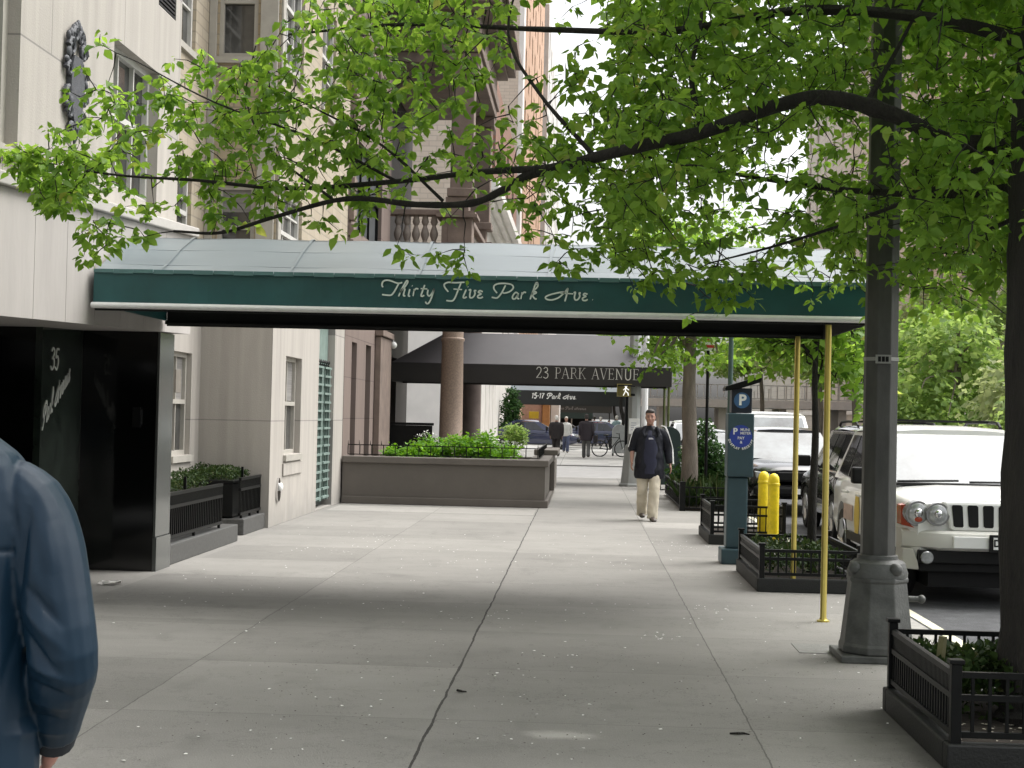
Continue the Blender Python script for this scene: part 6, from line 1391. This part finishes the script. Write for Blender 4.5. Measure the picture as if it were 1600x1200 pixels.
def person(label, loc, rz, h=1.75, voxel=.011, arms=None, legs=None, top=None, topm=None, botm=None, skirt=None, hair=None, hairm=None, shz=1.42, shoem=None, skin=None, sleeve=1.0, hem=.80, cap=None, lean=0.0, extra=None, bulk=1.0, jfold=None, jvox=None, head_yaw=0.0, pfold=None, group=None, face=True):
    s = h / 1.75; root = thing('person', label, "person", loc, rz, group)
    def P(n, mb, m, par=root, **k): return obj(n, mb, m, par, world=False, **k)
    S_ = lambda p: tuple(c * s for c in p)
    # joints: elbows and wrists, knees and ankles (x>0 is the person's own left when facing -y)
    arms = arms or {1: ((.245, .03, 1.14), (.25, -.02, .90)), -1: ((-.245, .03, 1.14), (-.25, -.02, .90))}
    legs = legs or {1: ((.10, -.04, .50), (.10, .02, .09)), -1: ((-.10, .04, .50), (-.10, .14, .10))}
    sh = {k: (.175 * k * bulk, .005, shz) for k in (1, -1)}; hp = {k: (.09 * k, .0, .93) for k in (1, -1)}
    skin = skin or M_SKIN
    body = MB()
    torso(body, [(0, 0, .86 * s, .14 * s, .10 * s), (0, 0, .96 * s, .155 * s, .108 * s), (0, 0, 1.10 * s, .135 * s, .10 * s), (0, 0, 1.25 * s, .155 * s, .108 * s), (0, 0, 1.36 * s, .155 * s, .10 * s), (0, .005, 1.42 * s, .11 * s, .075 * s), (0, .008, 1.47 * s, .062 * s, .062 * s), (0, -.004, 1.53 * s, .054 * s, .056 * s), (0, -.01, 1.57 * s, .052 * s, .054 * s)])
    for k in (1, -1):
        e, w_ = arms[k]
        bs_ = Vector(sh[k]) + Vector((-.02 * k, 0, 0 if shz > 1.4 else -.075))
        body.tube([S_(bs_), S_(bs_.lerp(Vector(e), .5)), S_(e), S_(Vector(e).lerp(Vector(w_), .45)), S_(w_)], [.052 * s, .047 * s, .038 * s, .037 * s, .025 * s], 12)
        hand(body, S_(w_), S_(e), k, s * 1.02)
        kn, an = legs[k]
        body.tube([S_(hp[k]), S_(Vector(hp[k]).lerp(Vector(kn), .5)), S_(kn), S_(Vector(kn).lerp(Vector(an), .4)), S_(an)], [.085 * s, .072 * s, .052 * s, .050 * s, .034 * s], 12)
        body.tube([S_((an[0], an[1] + .04, an[2] - .05)), S_((an[0], an[1] - .06, an[2] - .055)), S_((an[0] + .01 * k, an[1] - .17, an[2] - .065))], [.034 * s, .036 * s, .026 * s], 10)
    hc = Vector((0, -.022 * s, 1.635 * s)); A = head_mb(body, hc, s, head_yaw)
    P('body', remesh(body, voxel, smooth=2), skin, smooth=80)
    if face:
        for sx in (-1, 1):
            q = MB(); q.ball((sx * .030, -.0905, .004), .013, .008, .007, 8, 6); P('eye', MB().add([A @ Vector(v) for v in q.v], q.f), M_DARK)
            q = MB(); q.ball((sx * .030, -.097, .026), .020, .006, .004, 8, 6); P('eyebrow', MB().add([A @ Vector(v) for v in q.v], q.f), M_HAIRD)
        q = MB(); q.ball((0, -.1005, -.068), .022, .006, .006, 8, 6); P('mouth', MB().add([A @ Vector(v) for v in q.v], q.f), mat("lips", (.26, .11, .09), .5))
    # trousers
    q = MB(); torso(q, [(0, 0, .84 * s, .155 * s * bulk, .115 * s), (0, 0, .93 * s, .165 * s * bulk, .122 * s), (0, 0, 1.02 * s, .152 * s * bulk, .115 * s)])
    for k in (1, -1):
        kn, an = legs[k]; lo = (an[0], an[1] + .005, an[2] - .045)
        q.tube([S_((hp[k][0], 0, .95)), S_(Vector(hp[k]).lerp(Vector(kn), .45)), S_(kn), S_(Vector(kn).lerp(Vector(an), .5)), S_(lo)], [.098 * s, .098 * s, .080 * s, .080 * s, .078 * s], 14)
    P('trousers', remesh(q, voxel, smooth=3, fold=pfold), botm or M_GREYT, smooth=80)
    for k in (1, -1):
        kn, an = legs[k]; q = MB()
        q.tube([S_((an[0], an[1] + .065, an[2] - .05)), S_((an[0], an[1], an[2] - .045)), S_((an[0] + .005 * k, an[1] - .09, an[2] - .052)), S_((an[0] + .012 * k, an[1] - .19, an[2] - .062)), S_((an[0] + .012 * k, an[1] - .215, an[2] - .066))], [.036 * s, .046 * s, .047 * s, .042 * s, .02 * s], 12, up=(0, 0, 1), ry=[.03 * s, .044 * s, .038 * s, .028 * s, .015 * s])
        P('shoe', q, shoem or M_SHOE, smooth=60)
    # jacket or shirt
    q = MB(); b_ = bulk
    rows = top or [(0, 0, hem, .19 * b_, .145), (0, 0, .95, .185 * b_, .145), (0, 0, 1.10, .172 * b_, .138), (0, 0, 1.25, .182 * b_, .138), (0, 0, 1.37, .19 * b_, .128), (0, .005, 1.43, .15 * b_, .098), (0, .01, 1.475, .082, .080), (0, .006, 1.505, .070, .070)]
    torso(q, [(a * s, b * s, c * s, d * s, e * s) for a, b, c, d, e in rows])
    for k in (1, -1):
        e, w_ = arms[k]; sl = sleeve if not isinstance(sleeve, dict) else sleeve[k]
        e_, ww = Vector(e), Vector(w_); end = e_.lerp(ww, max(0, sl * 1.0 - .02)) if sl > .05 else e_.lerp(Vector(sh[k]), .35)
        s0 = Vector((.085 * k * b_, .005, shz + .005)); s1 = Vector(sh[k]) + Vector((-.012 * k, 0, -.035 if shz > 1.4 else -.062)); pts_ = [s0, s1, Vector(sh[k]).lerp(e_, .45), e_, e_.lerp(end, .5), end] if sl > .05 else [s0, s1, end]
        rr_ = [r_ * s * b_ for r_ in ([.050, .070, .072, .066, .060, .046] if sl > .05 else [.05, .066, .06])]; pp_ = smooth_poly([S_(p) for p in pts_], 4)
        q.tube(pp_, [float(np.interp(i / 4, range(len(rr_)), rr_)) for i in range(len(pp_))], 18)
    P('jacket', remesh(q, jvox or voxel, smooth=3, fold=jfold), topm or M_DARK, smooth=80)
    if hairm:
        q = MB(); q.ball((0, .020, .054), .082, .098, .080, 16, 12); q.ball((0, .042, .0), .079, .080, .09, 14, 10); q.ball((0, -.034, .088), .068, .064, .042, 14, 10); P('hair', MB().add([A @ Vector(v) for v in q.v], q.f), hairm, smooth=70)
    if cap:
        q = MB(); n = 20; q.rings([[(rx * math.cos(2 * math.pi * j / n), .006 + ry * math.sin(2 * math.pi * j / n), z) for j in range(n)] for z, rx, ry in ((.040, .081, .106), (.075, .080, .105), (.105, .066, .088), (.126, .038, .052), (.131, .01, .015))])
        cp_ = P('cap', MB().add([A @ Vector(v) for v in q.v], q.f), cap, smooth=50)
        q = MB(); pr = [(.072 * math.sin(t), -.095 - .055 * math.cos(t)) for t in [i * math.pi / 12 - math.pi / 2 for i in range(13)]] + [(.07, -.06), (-.07, -.06)]
        q.prism(pr, .040, .048, lambda u, v, d: (u, v, d - .012 * (abs(u) / .07) ** 2)); obj('peak', MB().add([A @ Vector(v) for v in q.v], q.f), cap, cp_, world=False)
    return root, P, A, s
from mathutils import noise as mnoise
def fold_fn(amp, sx, sy, sz, thr=0.0):
    def f(co):
        v = mnoise.noise(Vector((co.x * sx, co.y * sy, co.z * sz))); w_ = mnoise.noise(Vector((co.x * sx * 2.3 + 5, co.y * sy * 2.1, co.z * sz * 2.2)))
        return amp * (1 - 2 * abs(v)) * .7 + amp * .4 * w_
    return f

# the man walking towards the camera
wr_, wP, wA, ws_ = person("dark haired man in black track jacket and beige trousers walking towards camera", (1.06, 24.55, 0), R(4), 1.76, .010,
    arms={-1: ((-.265, .06, 1.15), (-.285, -.06, .93)), 1: ((.29, .04, 1.15), (.325, -.03, .90))},
    legs={-1: ((-.105, .0, .50), (-.085, .17, .13)), 1: ((.075, -.12, .52), (.045, -.13, .085))},
    topm=M_JACK, botm=M_CHINO, shoem=M_SHOE, hairm=mat('brown_black_hair', (.022, .017, .012), .65, .3, 30.0), sleeve={-1: .30, 1: .97}, bulk=1.12,
    top=[(.01, 0, .67, .235, .165), (0, 0, .72, .24, .17), (0, 0, .95, .222, .165), (0, 0, 1.10, .205, .155), (0, 0, 1.25, .205, .15), (0, 0, 1.36, .205, .135), (0, .005, 1.42, .165, .10), (0, .01, 1.465, .10, .085), (0, .006, 1.50, .075, .072)], jfold=fold_fn(.012, 9, 9, 6), pfold=fold_fn(.013, 10, 10, 7), head_yaw=R(-8))
q = MB(); torso(q, [(.0, -.078, .74, .135, .105), (0, -.078, 1.05, .14, .10), (0, -.07, 1.25, .135, .095), (0, -.055, 1.36, .11, .09), (0, -.03, 1.44, .06, .06)]); wP('shirt', remesh(q, .012, smooth=2), M_SHIRT, smooth=80)
q = MB()
for t in range(9): q.ball((-.03 + .06 * (t % 5) / 4, -.172, 1.30 + .012 * (t // 5)), .010, .005, .008, 6, 4)
wP('shirt_emblem', q, mat("pale_print", (.40, .40, .44), .7))
for k, off in ((1, 0), (-1, 0)):
    e, w_ = ({1: ((.29, .04, 1.15), (.325, -.03, .90)), -1: ((-.265, .06, 1.15), (-.285, -.06, .93))})[k]
    for j in (-1, 1):
        q = MB(); a0, e0, w0 = Vector((.175 * 1.12 * k, .005, 1.42)) * ws_, Vector(e) * ws_, Vector(w_) * ws_
        out = Vector((k * .83, -.52, .1)).normalized(); fw2 = Vector((k * .4, -.9, 0)).normalized() * .013 * j
        pts_ = [a0 + Vector((-.02 * k, -.03, .085)) + fw2, a0 + Vector((k * .05, -.035, .055)) + fw2, a0.lerp(e0, .45) + out * .086 + fw2, e0 + out * .080 + fw2] + ([e0.lerp(w0, .5) + out * .070 + fw2, w0 + out * .054 + fw2] if k == 1 else [])
        q.tube(smooth_poly(pts_, 4), .0075, 6); wP('sleeve_stripe', q, M_WHITE)
q = MB(); q.tube([(-.09, -.09, 1.49), (-.13, -.115, 1.40), (-.10, -.155, 1.34)], [.03, .035, .012], 8); q.tube([(.09, -.09, 1.49), (.13, -.115, 1.40), (.11, -.155, 1.34)], [.03, .035, .012], 8); wP('collar', q, M_JACK, smooth=60)

# the man in the blue jacket close to the camera on the left
def seg_d(co, a, b):
    ax, az, bx, bz = *a, *b; t = max(0, min(1, ((co.x - ax) * (bx - ax) + (co.z - az) * (bz - az)) / ((bx - ax) ** 2 + (bz - az) ** 2)))
    return math.hypot(co.x - ax - t * (bx - ax), co.z - az - t * (bz - az)), t
CREASES = [((-.235, 1.40), (-.215, 1.20), -.016, .016), ((-.27, 1.36), (-.30, 1.24), .010, .022), ((-.235, 1.22), (-.325, 1.13), -.015, .014), ((-.23, 1.17), (-.33, 1.075), .013, .018), ((-.225, 1.12), (-.33, 1.01), -.016, .013),
           ((-.235, 1.05), (-.345, 1.00), .014, .016), ((-.225, 1.00), (-.33, .965), -.014, .013), ((-.22, .955), (-.32, .93), .010, .015), ((-.21, .91), (-.30, .90), -.010, .012), ((-.20, .875), (-.29, .86), .008, .014), ((-.255, 1.30), (-.245, 1.16), .008, .02),
           ((.0, 1.36), (-.17, 1.22), .007, .03), ((-.05, 1.20), (-.17, 1.02), -.008, .025), ((-.10, 1.1), (-.19, .86), .008, .03)]
def bfold(co):
    v = mnoise.noise(Vector((co.x * 5, co.y * 5, co.z * 3)))
    d_ = .006 * v
    for a_, b_, am, wd in CREASES:
        d, t = seg_d(co, a_, b_)
        d_ += .85 * am * math.exp(-(d / (wd * .8)) ** 1.4) * math.sin(math.pi * min(1, max(.08, t * .86 + .07)))
    if co.z < 1.50: d_ -= .003 * math.exp(-((co.x + .197 - .02 * math.sin(co.z * 9)) / .007) ** 2)
    if co.x > -.20: d_ -= .006 * math.exp(-((co.z - 1.29) / .006) ** 2)
    return d_
fr_, fP, fA, fs_ = person("person in blue nylon jacket seen from behind at the left edge", (-1.475, 3.5, 0), math.pi, 1.84, .010,
    arms={-1: ((-.290, .045, 1.01), (-.222, -.11, .80)), 1: ((.285, .045, 1.055), (.262, -.08, .80))}, shz=1.385,
    topm=M_NYLON, botm=M_GREYT, hairm=M_HAIRW, sleeve=.98, hem=.70, bulk=1.16, jvox=.0055, jfold=bfold, skin=M_HAND,
    top=[(0, 0, .70, .215, .165), (0, 0, .95, .212, .165), (0, 0, 1.10, .203, .155), (0, 0, 1.20, .212, .155), (0, 0, 1.29, .216, .145), (0, .003, 1.355, .206, .128), (0, .004, 1.405, .188, .112), (0, .006, 1.437, .157, .10), (0, .01, 1.468, .112, .09), (0, .006, 1.51, .088, .085), (0, 0, 1.535, .082, .08)])
for k in (-1, 1):
    w0 = Vector(((.222 if k == -1 else .262) * k, -.11 if k == -1 else -.08, .80)) * fs_; e0 = Vector((.29 * k, .045, 1.01 if k == -1 else 1.055)) * fs_; dd = (w0 - e0).normalized()
    q = MB(); q.tube([w0 - dd * .035, w0 - dd * .03, w0 + dd * .03, w0 + dd * .036], [.052, .058, .050, .044], 16); fP('cuff', q, M_CUFF, smooth=50)
q = MB(); q.lathe(0, 0, [(.092, 1.50 * fs_), (.088, 1.57 * fs_), (.080, 1.575 * fs_)], 20); fP('collar', q, M_CUFF, smooth=50)

# distant pedestrians
wk = {1: ((.09, -.10, .52), (.08, -.12, .09)), -1: ((-.09, .02, .50), (-.09, .22, .13))}
person("white haired woman in dark jacket walking away, left of the pair", (-1.08, 61.5, 0), math.pi, 1.66, .018, legs=wk, topm=M_DARK, botm=M_DARK, hairm=M_HAIRW, bulk=1.25, hem=.76, group=None)
r_, p2, _, s2 = person("dark haired man in long black coat and grey trousers walking away", (.12, 61.0, 0), math.pi, 1.74, .018, legs=wk, topm=mat("black_coat", (.022, .016, .020), .85), botm=M_GREYT, hairm=M_HAIRD, bulk=1.22, hem=.70)
bgm = thing('shoulder_bag', "black bag carried by the man in the black coat", "bag", (.50, 60.9, .62)); obj('bag_body', MB().box(.40, .58, 60.75, 61.05, .62, .92), M_DARK, bgm, bevel=.03); obj('strap', MB().tube([(.42, 60.9, .90), (.44, 60.9, 1.0), (.54, 60.9, 1.0), (.56, 60.9, .90)], .012, 5), M_DARK, bgm)
person("person in white shirt and dark open jacket facing the camera by blue car", (-.78, 69.5, 0), 0, 1.62, .02, legs=wk, topm=mat("grey_white_shirt", (.5, .5, .48), .8), botm=M_DENIM, hairm=M_HAIRW)
for (x, y, rz, hh, tm_, bm_, hm_, lab) in ((.60, 86.5, math.pi, 1.72, mat("maroon_cloth", (.22, .05, .06), .85), M_GREYT, M_HAIRD, "person in maroon top at the far crossing"),
    (.98, 89.0, 2.6, 1.66, mat("pink_cloth", (.62, .42, .42), .85), M_GREYT, M_HAIRW, "person in pale pink top at the far crossing"),
    (1.38, 84.0, 0.2, 1.50, mat("light_blue_cloth", (.12, .28, .50), .85), M_DENIM, M_HAIRD, "person in light blue top at the far crossing"),
    (1.82, 85.0, math.pi, 1.76, mat("teal_white_cloth", (.30, .42, .44), .85), M_DENIM, M_HAIRW, "person in white and teal top with dark bag at the far crossing"),
    (2.25, 84.0, 2.9, 1.70, mat("off_white_cloth", (.62, .60, .56), .85), M_DENIM, M_HAIRD, "person in off white top nearest the mailbox at the far crossing")):
    person(lab, (x, y, -.02 if y < 88 else 0), rz, hh, .024, legs=wk, topm=tm_, botm=bm_, hairm=hm_, group="pedestrians at the far crossing", face=False)

bpy.context.view_layer.update()
